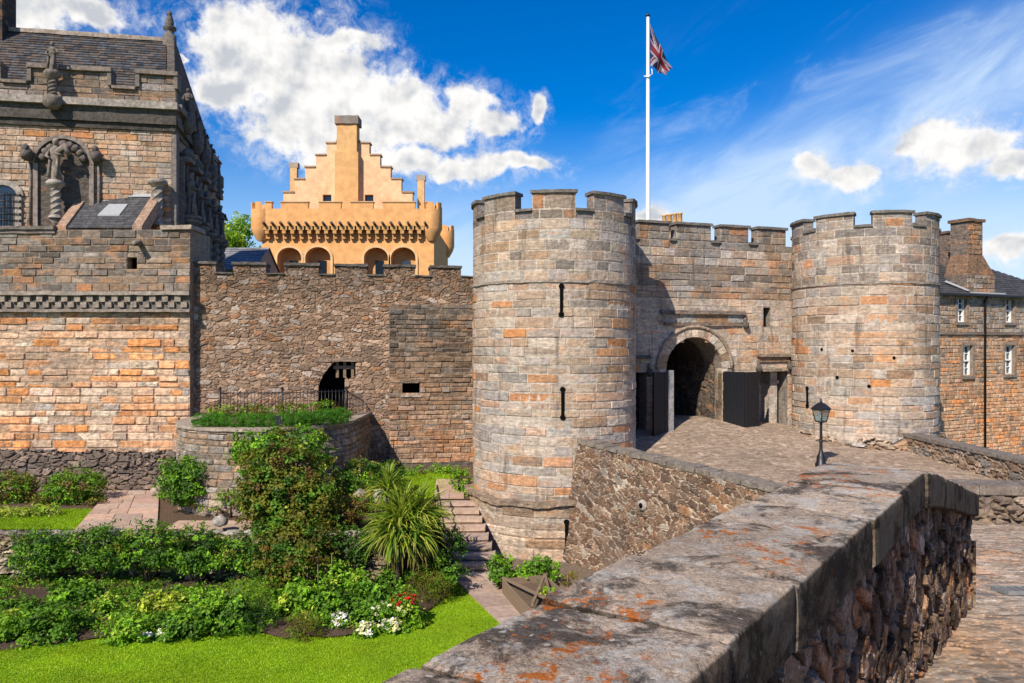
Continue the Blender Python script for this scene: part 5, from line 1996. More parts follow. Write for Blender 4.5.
def drain_cover():
    t = thing('drain_cover', 'slotted iron drain cover set in the paving at the right edge', 'drain cover', (5.3, 8.05, float(zp(np.array(5.3), np.array(8.05)))))
    x0, y0 = 5.12, 7.92
    g = G()
    f = lambda u, z, d: (x0 + u, y0 + d, float(zp(np.array(x0 + u), np.array(y0 + d))) + .045 + z)
    w, h = .66, .30
    for a, b, c, d in ((0, w, 0, .03), (0, w, h - .03, h), (0, .03, .03, h - .03), (w - .03, w, .03, h - .03)):
        g.box(f, a, b, -.03, .012, c, d, (.16, .19, .21))
    M_G = plain_mat('grey_iron', (.20, .205, .20), rough=.95, var=.3, spec=.1)
    g.build('rim', M_G, t)
    g = G()
    for i in range(7):
        a = .07 + i * .083
        g.box(f, a, a + .035, -.03, .010, .03, h - .03, (.16, .19, .21))
    g.build('bars', M_G, t)
    g = G()
    g.box(f, .03, w - .03, -.05, -.022, .03, h - .03, (.01, .01, .01))
    g.build('pit', M_VOID, t)


drain_cover()


def lamp():
    X, Y = 10.26, 25.5
    zb = float(zr(np.array(X), np.array(Y)))
    t = thing('street_lamp', 'black iron lamp post with a four sided glass lantern beside the road', 'street lamp', (X, Y, zb))
    g = G()
    g.lathe((X, Y, zb), [(.19, 0), (.19, .12), (.15, .16), (.14, .34), (.10, .42), (.075, .5), (.055, .56), (.05, .6), (.042, 1.45)], 12, (.01, .01, .01))
    g.lathe((X, Y, zb + .82), [(.05, 0), (.07, .02), (.07, .05), (.05, .07)], 10, (.01, .01, .01))
    g.tube([(X - .17, Y, zb + .88), (X + .17, Y, zb + .88)], .018, 6, (.01, .01, .01))
    g.build('post', M_IRON, t)
    zl = zb + 1.45
    g = G()
    g.lathe((X, Y, zl), [(.04, 0), (.10, .04), (.17, .07)], 4, (.01, .01, .01), a0=PI / 4 + .5, smooth=False)
    a4 = [PI / 4 + .5 + k * PI / 2 for k in range(4)]
    for a in a4:
        g.tube([(X + .17 * math.cos(a), Y + .17 * math.sin(a), zl + .06), (X + .27 * math.cos(a), Y + .27 * math.sin(a), zl + .47)], .018, 5, (.01, .01, .01))
    for r_, z in ((.17, .07), (.27, .47)):
        for k in range(4):
            b, c = a4[k], a4[(k + 1) % 4]
            g.tube([(X + r_ * math.cos(b), Y + r_ * math.sin(b), zl + z), (X + r_ * math.cos(c), Y + r_ * math.sin(c), zl + z)], .02, 5, (.01, .01, .01))
    g.build('lantern_frame', M_IRON, t)
    mt, k = new_mat('lantern_glass')
    k.n('ShaderNodeOutputMaterial', {0: k.n('ShaderNodeMixShader', {0: .45, 1: k.n('ShaderNodeBsdfTransparent', {0: (.75, .85, .85, 1)}).outputs[0], 2: k.n('ShaderNodeBsdfPrincipled', {'Base Color': (.25, .33, .33, 1), 'Roughness': .1}).outputs[0]}).outputs[0]})
    g = G()
    for k_ in range(4):
        b, c = a4[k_], a4[(k_ + 1) % 4]
        g.face([(X + .16 * math.cos(b), Y + .16 * math.sin(b), zl + .08), (X + .16 * math.cos(c), Y + .16 * math.sin(c), zl + .08), (X + .26 * math.cos(c), Y + .26 * math.sin(c), zl + .46), (X + .26 * math.cos(b), Y + .26 * math.sin(b), zl + .46)])
    g.build('lantern_glass', mt, t)
    g = G()
    g.ball((X, Y, zl + .26), (.04, .04, .09), (.7, .7, .65))
    g.build('bulb', M_WHITE, t)
    g = G()
    g.lathe((X, Y, zl + .47), [(.33, 0), (.30, .05), (.12, .20), (.07, .22)], 4, (.01, .01, .01), a0=PI / 4 + .5, smooth=False)
    g.lathe((X, Y, zl + .69), [(.05, 0), (.06, .03), (.03, .06), (.035, .09), (.012, .14)], 8, (.01, .01, .01))
    g.build('lantern_cap', M_IRON, t)


lamp()


# ------------------------------------------------------------ garden: lawns, beds, paths, steps
def at(px, py, Y):
    return ((px - 512) / 768.0 * Y, Y, (341.5 - py) / 768.0 * Y)


def turf_mat():
    mt, k = new_mat('mown_turf')
    P = k.n('ShaderNodeNewGeometry').outputs['Position']
    c = k.n('ShaderNodeAttribute', attribute_name='Col').outputs['Color']
    f = k.noise(P, 1.1, 5.0, 0.65)
    f2 = k.noise(P, 17.0, 5.0, 0.7)
    c = k.mix(1.0, c, k.mix(k.ramp(f, .3, .7), (.78, .82, .8), (1.25, 1.15, 1.0)), 'MULTIPLY')
    c = k.mix(1.0, c, k.mix(k.ramp(f2, .3, .7), (.7, .75, .7), (1.3, 1.25, 1.2)), 'MULTIPLY')
    bn = k.n('ShaderNodeBump', {'Strength': .8, 'Distance': .03, 'Height': k.noise(P, 40.0, 5.0, .7)}).outputs[0]
    b = k.n('ShaderNodeBsdfPrincipled', {'Base Color': c, 'Roughness': .8, 'Specular IOR Level': .1, 'Normal': bn})
    k.n('ShaderNodeOutputMaterial', {0: b.outputs[0]})
    return mt


M_TURF = turf_mat()
TURF = (.185, .30, .010)
BED = [(-19, 17.0), (-14, 17.2), (-11.58, 17.37), (-9.72, 17.95), (-8.85, 18.38), (-7.6, 18.6), (-6.82, 18.58), (-5.39, 18.12), (-4.44, 18.13), (-3.3, 18.42), (-2.31, 19.4), (-1.72, 21.1), (-1.69, 22.2)]
BX, BY = np.array([b[0] for b in BED]), np.array([b[1] for b in BED])


def grounds():
    zl = lambda x, y: np.full(np.shape(x), -7.0) + .03 * np.sin(x * .5) * np.cos(y * .4)
    tag(sheet('lawn', M_TURF, zl, quadmap((-30, 6), (2.0, 6), (2.0, 22.6), (-30, 22.6)), 60, 60, TURF), kind='structure')
    def bedmap(s, t):
        x = -19 + (17.3) * s
        yf = np.interp(x, BX, BY) + .05 * np.sin(x * 5)
        return x, yf + (21.7 - yf) * t
    zb = lambda x, y: -6.975 + .30 * np.clip((y - np.interp(x, BX, BY)) / 3.2, 0, 1) + .07 * (fbm(x * 3, y * 3, 4) - .5) + .05 * np.clip((y - np.interp(x, BX, BY)) / .12, 0, 1)
    tag(sheet('flower_bed_soil', M_SOIL, zb, bedmap, 240, 50, (.085, .055, .038)), kind='structure')
    zg = lambda x, y: -6.985 + .03 * (fbm(x * 2, y * 2, 6) - .5)
    tag(sheet('gravel_ground', M_SOIL, zg, quadmap((1.2, 15), (7.5, 15), (5.5, 27), (-1.9, 27)), 60, 80, (.20, .15, .11)), kind='structure')
    # flag path at the foot of the steps
    g = G()
    q = quadmap((.55, 17.0), (1.75, 17.6), (-.58, 22.4), (-1.66, 22.4))
    n = 7
    for i in range(n):
        for j in range(2):
            a, b = i / n + .004, (i + 1) / n - .004
            m = .5 + rng.uniform(-.12, .12) if j == 0 else m
            s0, s1 = (0, m - .006) if j == 0 else (m + .006, 1)
            P = [q(s0, a), q(s1, a), q(s1, b), q(s0, b)]
            z = -6.935 + rng.uniform(-.004, .004)
            c = pick([((.42, .30, .23), 2), ((.37, .28, .22), 2)])
            g.add([(x, y, -7.05) for x, y in P] + [(x, y, z) for x, y in P], [(4, 5, 6, 7), (0, 1, 5, 4), (1, 2, 6, 5), (2, 3, 7, 6), (3, 0, 4, 7)], c)
    tag(g.build('garden_path', M_FLAG), kind='structure')
    # upper terrace
    tag(sheet('terrace_soil', M_SOIL, lambda x, y: zt(x, y) + .05 * (fbm(x * 3, y * 3, 14) - .5), quadmap((-30, 21.6), (-2.72, 21.6), (-2.72, 31.5), (-30, 31.5)), 160, 60, (.13, .085, .055)), kind='structure')
    tag(sheet('terrace_edge_soil', M_SOIL, lambda x, y: zt(x, y) - .004, quadmap((-2.72, 26.45), (3, 26.45), (3, 31.5), (-2.72, 31.5)), 20, 20, (.13, .085, .055)), kind='structure')
    tag(sheet('upper_lawn', M_TURF, lambda x, y: zt(x, y) + .045, quadmap((-19, 22.3), (-12.62, 22.3), (-11.6, 24.9), (-19, 25.3)), 30, 20, TURF), kind='structure')
    tag(sheet('small_lawn', M_TURF, lambda x, y: zt(x, y) + .03, quadmap((-4.2, 26.6), (-2.75, 26.4), (-1.8, 29.3), (-5.2, 29.2)), 20, 20, TURF), kind='structure')
    g = G()
    def flag(P, c=None):
        c = c or pick([((.46, .315, .24), 3), ((.42, .30, .235), 2), ((.50, .36, .28), 1)])
        g.add([(x, y, float(zt(np.array(x), np.array(y))) - .02) for x, y in P] + [(x, y, float(zt(np.array(x), np.array(y))) + .06) for x, y in P], [(4, 5, 6, 7), (0, 1, 5, 4), (1, 2, 6, 5), (2, 3, 7, 6), (3, 0, 4, 7)], c)
    def flags(q, ns, nt):
        for i in range(nt):
            cut = sorted([0, 1] + [(k + 1) / ns + rng.uniform(-.12, .12) for k in range(ns - 1)])
            for k in range(ns):
                a, b = i / nt + .004, (i + 1) / nt - .004
                flag([q(cut[k] + .006, a), q(cut[k + 1] - .006, a), q(cut[k + 1] - .006, b), q(cut[k] + .006, b)])
    flags(quadmap((-12.55, 21.9), (-10.2, 22.1), (-12.9, 28.1), (-14.75, 28.1)), 3, 8)
    flags(quadmap((-10.15, 22.35), (-6.2, 22.35), (-6.2, 23.35), (-10.15, 23.35)), 5, 2)
    flags(quadmap((-2.70, 26.5), (-1.66, 26.5), (-1.75, 28.4), (-2.8, 28.4)), 2, 3)
    tag(g.build('terrace_path', M_FLAG), kind='structure')


grounds()


def lawn_grass():
    r = np.random.default_rng(5)
    N = 170000
    x = r.uniform(-14.5, .6, N)
    y = 14.6 + (22.2 - 14.6) * r.random(N) ** 1.15
    k = (y < np.interp(x, BX, BY) - .02) & (x < -1.72 + (22.4 - y) * .41) & (x > -.70 * y)
    x, y = x[k], y[k]
    n = len(x)
    h = (.014 + .02 * r.random(n)) * (1 + .9 * (np.interp(x, BX, BY) - y < .10))
    a = r.uniform(0, 2 * PI, n)
    w = .011 + .008 * r.random(n)
    lx, ly = r.normal(size=n) * .018, r.normal(size=n) * .018
    z = -7.0 + .03 * np.sin(x * .5) * np.cos(y * .4)
    A = np.stack([x - w * np.cos(a), y - w * np.sin(a), z - .005], -1)
    B = np.stack([x + w * np.cos(a), y + w * np.sin(a), z - .005], -1)
    T = np.stack([x + lx, y + ly, z + h], -1)
    V = np.stack([A, B, T], 1).reshape(-1, 3)
    m = .50 + .9 * fbm(x * .7, y * 1.2, 21, 5)
    c = np.array([(.265, .46, .012)]) * (m * r.uniform(.86, 1.14, n))[:, None]
    c[:, 0] *= .9 + .35 * fbm(x * 1.7, y * 1.7, 27)
    N2 = 26000
    x2 = np.concatenate([r.uniform(-17, -11.7, N2), r.uniform(-5.0, -1.9, N2 // 3)])
    y2 = np.concatenate([r.uniform(22.3, 25.0, N2), r.uniform(26.6, 29.2, N2 // 3)])
    ok = np.where(x2 < -6, x2 < -12.74 - (y2 - 22.3) * .355, (x2 < -2.75 + (y2 - 26.5) * .34) & (x2 > -4.2 - (y2 - 26.6) * .38))
    x2, y2 = x2[ok], y2[ok]
    m2 = len(x2)
    a2 = r.uniform(0, 2 * PI, m2)
    h2 = .03 + .03 * r.random(m2)
    z2 = zt(x2, y2) + .035
    w2 = .014
    V2 = np.stack([np.stack([x2 - w2 * np.cos(a2), y2 - w2 * np.sin(a2), z2], -1), np.stack([x2 + w2 * np.cos(a2), y2 + w2 * np.sin(a2), z2], -1), np.stack([x2 + r.normal(size=m2) * .018, y2 + r.normal(size=m2) * .018, z2 + h2], -1)], 1).reshape(-1, 3)
    c2 = np.array([(.285, .45, .012)]) * ((.5 + .8 * fbm(x2 * .9, y2 * 1.3, 23)) * r.uniform(.7, 1.3, m2))[:, None]
    V, c = np.concatenate([V, V2]), np.concatenate([c, c2])
    o = np_mesh('lawn_grass', V, np.arange(len(V)).reshape(-1, 3), c, M_LEAF, percorner=True)
    tag(o, kind='stuff')


lawn_grass()


def terrace_wall():
    t = thing('terrace_wall', 'low dark rubble retaining wall behind the flower bed, half hidden by shrubs', 'wall', (-8, 21.6, -7))
    PT = [((.30, .225, .15), 4), ((.38, .31, .23), 2), ((.20, .15, .10), 3), ((.30, .27, .13), 1.5)]
    fv = framev(-22, 21.62, 0)
    rubble('rubble_face', M_RUB, t, fv, 0, 19.3, -7.2, -5.42, .04, (.5, .24), .16, PT, (.11, .09, .065), seed=61, rough=.5)
    fs = framev(-2.72, 21.6, 90)
    rubble('side_face', M_RUB, t, fs, 0, 5, -7.2, -5.45, .06, (.4, .24), .08, PT, (.14, .11, .08), seed=62)
    g = G()
    for i in range(34):
        x = -22 + .565 * i
        g.ball((x, 21.72 + rng.uniform(-.05, .05), -5.42 + rng.uniform(-.03, .02)), (.33, .2, .09), pick([((.3, .26, .22), 2), ((.2, .17, .13), 2)]), 9, 6, .15)
    g.build('edge_stones', M_RUB, t)


terrace_wall()


def steps():
    t = thing('garden_steps', 'flight of worn pink stone steps between the spiky palm and the round tower', 'steps', (-1.2, 22.3, -7))
    n = 9
    for k in range(n):
        f = k / n
        xc = -1.10 - 1.05 * f
        y0 = 22.35 + 4.2 * f
        z = -7 + 1.52 * (k + 1) / n
        g = G()
        fm = lambda u, zz, d: (xc + u - .24 * d * 1.0 * (4.2 / n) / 1.0 * .0, y0 - d, zz)
        xr = .54 if k < 2 else .82
        g.box(fm, -.54, xr, z - .10, z, -.62, .035, pick([((.47, .335, .255), 2), ((.42, .31, .245), 2)]), seg=.18, jit=.008)
        g.build('step', M_FLAG, t)
        g = G()
        g.box(fm, -.53, xr - .01, z - .24, z - .10, -.6, .0, (.22, .155, .115), seg=.2, jit=.006)
        g.build('riser', M_FLAG, t)
    g = G()
    g.add([(-1.65, 22.45, -7.1), (-.55, 22.45, -7.1), (-1.55, 26.7, -7.1), (-2.72, 26.7, -7.1), (-1.65, 22.45, -7.05), (-.55, 22.45, -7.05), (-1.55, 26.7, -5.65), (-2.72, 26.7, -5.65)],
          [(4, 5, 6, 7), (0, 3, 7, 4), (1, 5, 6, 2)], (.25, .18, .13))
    g.build('core', M_FLAG, t)
    h = thing('handrail', 'short black iron handrail at the left of the garden steps', 'handrail', (-2.4, 25.2, -6))
    g = G()
    for (x, y, z) in ((-2.1, 23.6, -6.5), (-2.45, 25.4, -5.75)):
        g.tube([(x, y, z), (x, y, z + .9)], .022, 6, (.01, .01, .01))
    g.build('posts', M_IRON, h)
    g = G()
    g.tube([(-2.0, 23.3, -5.75), (-2.04, 23.3, -5.62), (-2.1, 23.6, -5.58), (-2.45, 25.4, -4.84), (-2.5, 25.7, -4.82), (-2.52, 25.75, -4.95)], .025, 7, (.01, .01, .01))
    g.build('rail', M_IRON, h)


steps()


def round_bed():
    cx, cy, r, zt_ = -8.5, 27.0, 3.0, -2.82
    t = thing('round_bed_wall', 'curved grey stone retaining wall of the raised round bed under the railings', 'wall', (cx, cy - r, -5.5))
    fv, fm = ringv(cx, cy, r), ring(cx, cy, r)
    fm0 = ring(0, 1, 1)
    base = math.atan2(-cy, -cx)
    def path(u):
        """bed outline: straight, half round, straight"""
        H = PI * r / 2
        if u < -H:
            return (cx - r, cy + (-H - u)), (-1, 0)
        if u > H:
            return (cx + r, cy + (u - H)), (1, 0)
        a = -PI / 2 + u / r
        return (cx + r * math.cos(a), cy + r * math.sin(a)), (math.cos(a), math.sin(a))
    def f(u, z, d=0.0):
        (x, y), (nx, ny) = path(u)
        return (x + nx * d, y + ny * d, z)
    def shade(u, z):
        k = .95 + .35 * mnoise.noise(Vector((u * .6, z * .8, 31)))
        return k
    g = G()
    ashlar(g, f, -6.3, 7.8, -5.7, zt_, [(GREY, 3.5), (BEIGE, 2), (BROWN, 2.5), (DGREY, 2), (PINK, .5)], (.17, .26), (.25, .6), jit=.025, out=.02, edge=.022, gap=.013, mortar=(.25, .20, .155), seg=.22, shade=shade)
    g.build('face', M_WORN, t)
    g = G()
    g.box(f, -6.3, 7.8, zt_ + .003, zt_ + .10, -.42, .06, (.34, .28, .22), seg=.22, jit=.010)
    g.build('coping', M_CAP, t)
    pts = [path(-6.3 + 14.1 * i / 60) for i in range(61)]
    g = G()
    a = [(p[0] - q[0] * .03, p[1] - q[1] * .03, zt_ - .05) for p, q in pts]
    g.add(a, [tuple(range(len(a)))], (.12, .08, .05))
    b = [(p[0] - q[0] * .03, p[1] - q[1] * .03, -5.9) for p, q in pts]
    n = len(a)
    g.add(a + b, [(i, n + i, n + i + 1, i + 1) for i in range(n - 1)], (.2, .16, .12))
    g.build('bed_soil', M_SOIL, t)
    # railings
    rl = thing('iron_railing', 'black iron railing along the top of the raised round bed', 'railing', (-8.3, 28.2, zt_))
    P = [(-10.55, 27.75), (-8.3, 27.75), (-6.05, 28.05)]
    Q = [(-6.05, 28.05), (-5.72, 29.6)]
    z0, hh = zt_ + .0, .98
    def run(A, B, za, zb, parent, k0):
        L = math.hypot(B[0] - A[0], B[1] - A[1])
        m = int(L / .125)
        g = G()
        for i in range(m + 1):
            s = i / m
            x, y, z = A[0] + (B[0] - A[0]) * s, A[1] + (B[1] - A[1]) * s, za + (zb - za) * s
            g.tube([(x, y, z), (x, y, z + hh + .05)], .012, 5, (.01, .01, .01))
        for e in (.12, hh - .02):
            g.tube([(*A, za + e), (*B, zb + e)], .018, 5, (.01, .01, .01))
        g.build('railing_panel', M_IRON, parent)
    run(P[0], P[1], z0, z0, rl, 0)
    run(P[1], P[2], z0, z0 + .05, rl, 0)
    run(Q[0], Q[1], z0 + .05, z0 - .45, rl, 0)
    for (x, y) in (P[0], P[1], P[2]):
        g = G()
        g.tube([(x, y, z0), (x, y, z0 + 1.1)], .045, 6, (.01, .01, .01))
        g.ball((x, y, z0 + 1.13), .06, (.01, .01, .01))
        g.build('railing_post', M_IRON, rl)
    o = thing('plaque', 'small dark plaque standing between the two clipped hedges of the round bed', 'plaque', at(279, 427, 24.4))
    x, y, z = at(279, 429, 24.4)
    g = G()
    ff = frame(x, y, 0)
    g.box(ff, -.12, .12, z + .08, z + .42, -.04, 0, (.03, .03, .035), taper=0)
    g.build('plate', M_DOOR, o)
    g = G()
    g.box(ff, -.015, .015, z - .25, z + .08, -.03, -.01, (.03, .03, .035))
    g.build('stake', M_IRON, o)


round_bed()

# ------------------------------------------------------------ planting
GD, GM_, GB, GY, BRZ, OLV = (.045, .115, .014), (.11, .24, .020), (.22, .42, .026), (.42, .50, .05), (.155, .092, .024), (.19, .195, .022)
M_STEM = plain_mat('bark', (.09, .065, .045), rough=.9, var=.3, scale=14, bump=.4)
_seed = [100]


def shrub(name, label, cat, spots, leaf, pal_, dens=260, nleaf=22, clump=.17, stems=3, base=None, group=None, up=.35, shell=.5, aspect=.6, floor=None):
    """spots: (px, py, Y, rx, ry metres [, rz deep])"""
    blobs = []
    for s in spots:
        c = at(s[0], s[1], s[2])
        blobs.append((c, (s[3], s[5] if len(s) > 5 else s[3] * .8, s[4])))
    b0 = blobs[0]
    bz = min(c[2] - r_[2] for c, r_ in blobs) if base is None else base
    t = thing(name, label, cat, (b0[0][0], b0[0][1], bz), group)
    area = sum(r_[0] * r_[2] + r_[1] * r_[2] + r_[0] * r_[1] for c, r_ in blobs)
    n = max(14, int(dens * area / 3))
    _seed[0] += 1
    leaves('foliage', M_LEAF, t, [leaf_arrays(blobs, n, nleaf, leaf, pal_, clump, up, aspect, _seed[0], shell, floor)])
    g = G()
    for c, r_ in blobs[:4]:
        for k in range(stems):
            a = rng.uniform(0, 2 * PI)
            e = (c[0] + r_[0] * .6 * math.cos(a), c[1] + r_[1] * .6 * math.sin(a), c[2] + r_[2] * rng.uniform(.0, .6))
            m = ((b0[0][0] + e[0]) / 2 + rng.uniform(-.1, .1), (b0[0][1] + e[1]) / 2, (bz + e[2]) / 2)
            g.tube([(b0[0][0] + rng.uniform(-.08, .08), b0[0][1] + rng.uniform(-.08, .08), bz - .05), m, e], [.03, .02, .008], 5, (.09, .065, .045))
    g.build('stem', M_STEM, t)
    return t


def planting():
    # tall bronze-leaved shrub against the round bed
    shrub('smoke_bush', 'tall olive and bronze leaved shrub growing up the curved bed wall', 'shrub',
          [(283, 470, 22.6, 1.2, .95), (284, 505, 22.0, 1.25, 1.0), (262, 492, 21.8, .72, .8), (292, 545, 21.0, 1.15, .85), (314, 500, 21.8, .68, .85), (282, 574, 20.6, .45, .4)], .10,
          [((.17, .17, .022), 3.4), (BRZ, 1.3), (OLV, 2.5), (GM_, 3), (GD, 2), (GY, .4)], dens=200, nleaf=30, clump=.18, base=-6.8, stems=4, up=.5)
    shrub('climbing_shrub', 'green leaved climber spilling over the top of the curved bed wall', 'shrub',
          [(264, 443, 23.2, .85, .5), (300, 440, 23.6, .85, .45), (242, 452, 23.4, .32, .4), (322, 456, 23.8, .4, .5)], .12, [(GB, 2), (GM_, 4), (OLV, 2), (GD, 1)], dens=150, nleaf=22, clump=.17, base=-5.4)
    shrub('rounded_shrub', 'rounded bright green shrub with bronze tips left of the curved bed wall', 'shrub', [(190, 480, 24.6, .95, .80)], .10, [(GM_, 5), (GB, 2.5), (GD, 2)], dens=420, nleaf=24, clump=.17, base=-5.5, up=.5)
    shrub('bronze_shrub', 'small bronze tipped shrub behind the rounded green shrub', 'shrub', [(210, 468, 25.2, .38, .42), (211, 490, 25.0, .25, .4)], .10, [(BRZ, 4), (OLV, 2), (GM_, 1)], dens=250, nleaf=20, clump=.13, base=-5.5)
    # shrubs along the terrace edge
    for (x, y, rx, ry, lab) in ((42, 552, .85, .62, 'dark green shrub at the left end of the terrace edge, over bare stones'),
                                (98, 548, .95, .62, 'dense green shrub on the terrace edge below the pink path'),
                                (150, 546, .95, .66, 'dense green shrub on the terrace edge, third from the left'),
                                (198, 549, .85, .62, 'leafy shrub on the terrace edge below the rounded shrub'),
                                (238, 553, .55, .5, 'small leafy shrub on the terrace edge beside the tall bronze shrub')):
        shrub('terrace_shrub', lab, 'shrub', [(x, y, 21.15, rx, ry, .6), (x + 10, y + 9, 20.95, rx * .6, ry * .5, .4)], .085, [(GM_, 4), (GD, 3), (GB, 1.6), (OLV, .5)], dens=260, nleaf=24, clump=.15, base=-6.6, group='shrubs along the terrace edge', up=.5)
    shrub('silver_plant', 'low silvery grey plant trailing over the terrace edge at the left', 'plant', [(40, 536, 21.45, 1.0, .13, .35), (108, 531, 21.6, .45, .12, .3)], .05, [((.34, .37, .32), 3), ((.25, .30, .2), 2), (GM_, 1)], dens=500, nleaf=22, clump=.10, stems=1, base=-5.6)
    shrub('rose_bush', 'rose bush against the dark palace wall foot at the left edge', 'rose bush', [(10, 489, 26.4, .85, .6)], .09, [(GM_, 3), (OLV, 2), (BRZ, 2), (GB, 1)], dens=380, nleaf=18, clump=.15, base=-5.5, up=.6)
    shrub('rose_bush', 'rose bush against the palace wall foot beside the pink path', 'rose bush', [(76, 487, 26.4, .95, .62), (60, 495, 26.0, .75, .4)], .09, [(GM_, 4), (GB, 2), (BRZ, 1.2), (OLV, 1)], dens=380, nleaf=18, clump=.15, base=-5.5, up=.6)
    shrub('bronze_ground_plant', 'low bronze leaved plants between the two rose bushes', 'plant', [(42, 502, 26.3, .55, .25), (95, 505, 25.8, .45, .2)], .08, [(BRZ, 3), (OLV, 2), (GM_, 1)], dens=260, nleaf=16, clump=.13, base=-5.5)
    shrub('yellow_plant', 'row of pale yellow green leafy plants along the upper lawn', 'plant', [(12, 512, 23.9, .7, .15, .25), (44, 509, 24.1, .6, .15, .25)], .085, [((.38, .42, .09), 3), (GY, 2), (GB, 1)], dens=420, nleaf=16, clump=.10, stems=1, base=-5.5)
    shrub('low_border_plant', 'low mixed plants at the foot of the curved bed wall by the path', 'plant', [(232, 497, 24.0, .45, .28), (205, 508, 23.8, .5, .12, .2)], .07, [(GM_, 2), (BRZ, 2), (GB, 2)], dens=300, nleaf=16, clump=.11, base=-5.5)
    shrub('dark_shrub', 'dark green shrub in the shade right of the curved bed wall', 'shrub', [(362, 474, 25.0, .75, .5), (345, 486, 24.0, .5, .5), (392, 470, 26.5, .5, .3)], .10, [(GM_, 3), (GD, 3), (OLV, 2), (GB, .8)], dens=200, nleaf=20, clump=.15, base=-5.5)
    shrub('bronze_mound', 'low bronze and olive mound left of the spiky palm', 'shrub', [(352, 506, 22.4, .6, .32), (338, 520, 22.0, .5, .4), (375, 498, 23.4, .5, .25)], .085, [(BRZ, 3), (OLV, 4), (GM_, 1.5)], dens=220, nleaf=20, clump=.14, base=-5.6)
    shrub('shaded_ivy', 'dark ivy hanging down the shaded terrace wall behind the palm', 'ivy', [(352, 545, 21.3, .9, .55, .3), (425, 560, 21.4, .7, .45, .3), (455, 545, 22.0, .25, .5, .3)], .085, [(GD, 4), (GM_, 1.5)], dens=260, nleaf=20, clump=.14, base=-7)
    # by the curtain wall and tower
    shrub('tower_shrub', 'fresh green shrub against the round tower at the top of the steps', 'shrub', [(462, 483, 27.2, .36, .55), (468, 498, 26.8, .22, .4), (452, 474, 29.2, .45, .32)], .085, [(GB, 4), (GM_, 2), (GY, .8)], dens=300, nleaf=20, clump=.12, base=-5.4, up=.5)
    shrub('wall_plant', 'small green plant at the curtain wall foot left of the labels', 'plant', [(415, 474, 29.0, .5, .35)], .08, [(GB, 2), (GM_, 2), (OLV, 1)], dens=240, nleaf=16, clump=.12, base=-5.1)
    shrub('wall_plant', 'small green plant at the curtain wall foot right of the white label', 'plant', [(437, 472, 29.4, .42, .32)], .08, [(GB, 3), (GM_, 2)], dens=240, nleaf=16, clump=.12, base=-5.0)
    f = shrub('flower_edging', 'strip of yellow and orange flowers along the small upper lawn', 'flowers', [(430, 488, 28.4, 1.1, .10, .2)], .06, [(GM_, 2), (GB, 2), ((.55, .40, .05), 2), ((.5, .14, .03), 1.6), ((.6, .55, .4), .8)], dens=600, nleaf=12, clump=.09, stems=1, base=-5.2)
    shrub('foot_plant', 'leafy plant at the tower foot beside the bottom step', 'plant', [(500, 570, 21.6, .38, .42)], .10, [(GM_, 4), (GD, 1.5), (GB, 2)], dens=330, nleaf=22, clump=.13, base=-7)
    shrub('foot_plant', 'leafy plant at the tower foot behind the timber planter', 'plant', [(540, 570, 21.9, .50, .36), (524, 576, 21.7, .35, .25)], .10, [(GB, 4), (GM_, 3)], dens=330, nleaf=22, clump=.13, base=-7)
    shrub('planter_greens', 'bright green seedlings inside the timber planter', 'plant', [(552, 594, 20.2, .42, .14, .4)], .08, [(GB, 4), (GY, 1)], dens=420, nleaf=14, clump=.10, base=-6.75, stems=1)
    shrub('straw_plant', 'straw coloured tuft at the foot of the ramp wall', 'plant', [(570, 580, 20.9, .28, .25)], .10, [(OLV, 3), ((.28, .2, .06), 2)], dens=300, nleaf=14, clump=.10, base=-7, aspect=.25, up=0)
    # lower flower bed, left to right
    B = [(10, 632, 24, 15, GB, 'bright green leafy clump at the left end of the flower bed'), (50, 628, 30, 17, GM_, 'mid green leafy clump at the lawn edge near the left end of the bed'), (22, 614, 22, 13, GM_, 'upright green clump below the bare stones at the left'),
         (74, 600, 28, 14, GM_, 'tall green clump below the leftmost terrace shrub'), (112, 610, 20, 12, GB, 'small fresh green clump beside the bare soil'), (132, 630, 26, 13, GB, 'bright low clump just left of the white flowers'),
         (165, 610, 24, 12, GY, 'yellow green leafy clump in the middle of the bed'), (182, 626, 28, 14, GM_, 'spreading green clump right of the white flowers'), (208, 606, 28, 14, GB, 'fresh green clump below the terrace shrubs'),
         (232, 618, 24, 17, GM_, 'broad leaved clump left of the dark ferny mound'), (252, 596, 26, 17, GB, 'feathery light green clump under the tall bronze shrub'), (255, 618, 24, 17, GD, 'dark ferny rounded mound near the lawn edge'),
         (300, 604, 30, 17, GB, 'leafy clump among the thin canes'), (305, 626, 22, 13, OLV, 'low olive tuft beside the white flowers'), (345, 585, 28, 20, GB, 'tall bright green clump left of the palm trunk'),
         (375, 604, 26, 15, GM_, 'mid green clump left of the red flowers'), (365, 618, 14, 11, GM_, 'small dark leaved clump among cream flowers'), (395, 585, 24, 14, GM_, 'shaded green clump under the palm'),
         (428, 588, 26, 17, OLV, 'yellowish feathery clump at the right end of the bed'), (445, 575, 18, 16, GM_, 'green clump beside the bottom of the steps'), (405, 616, 26, 11, GB, 'light green clump under the red flowers'), (330, 606, 22, 18, GM_, 'leafy clump in the middle of the canes')]
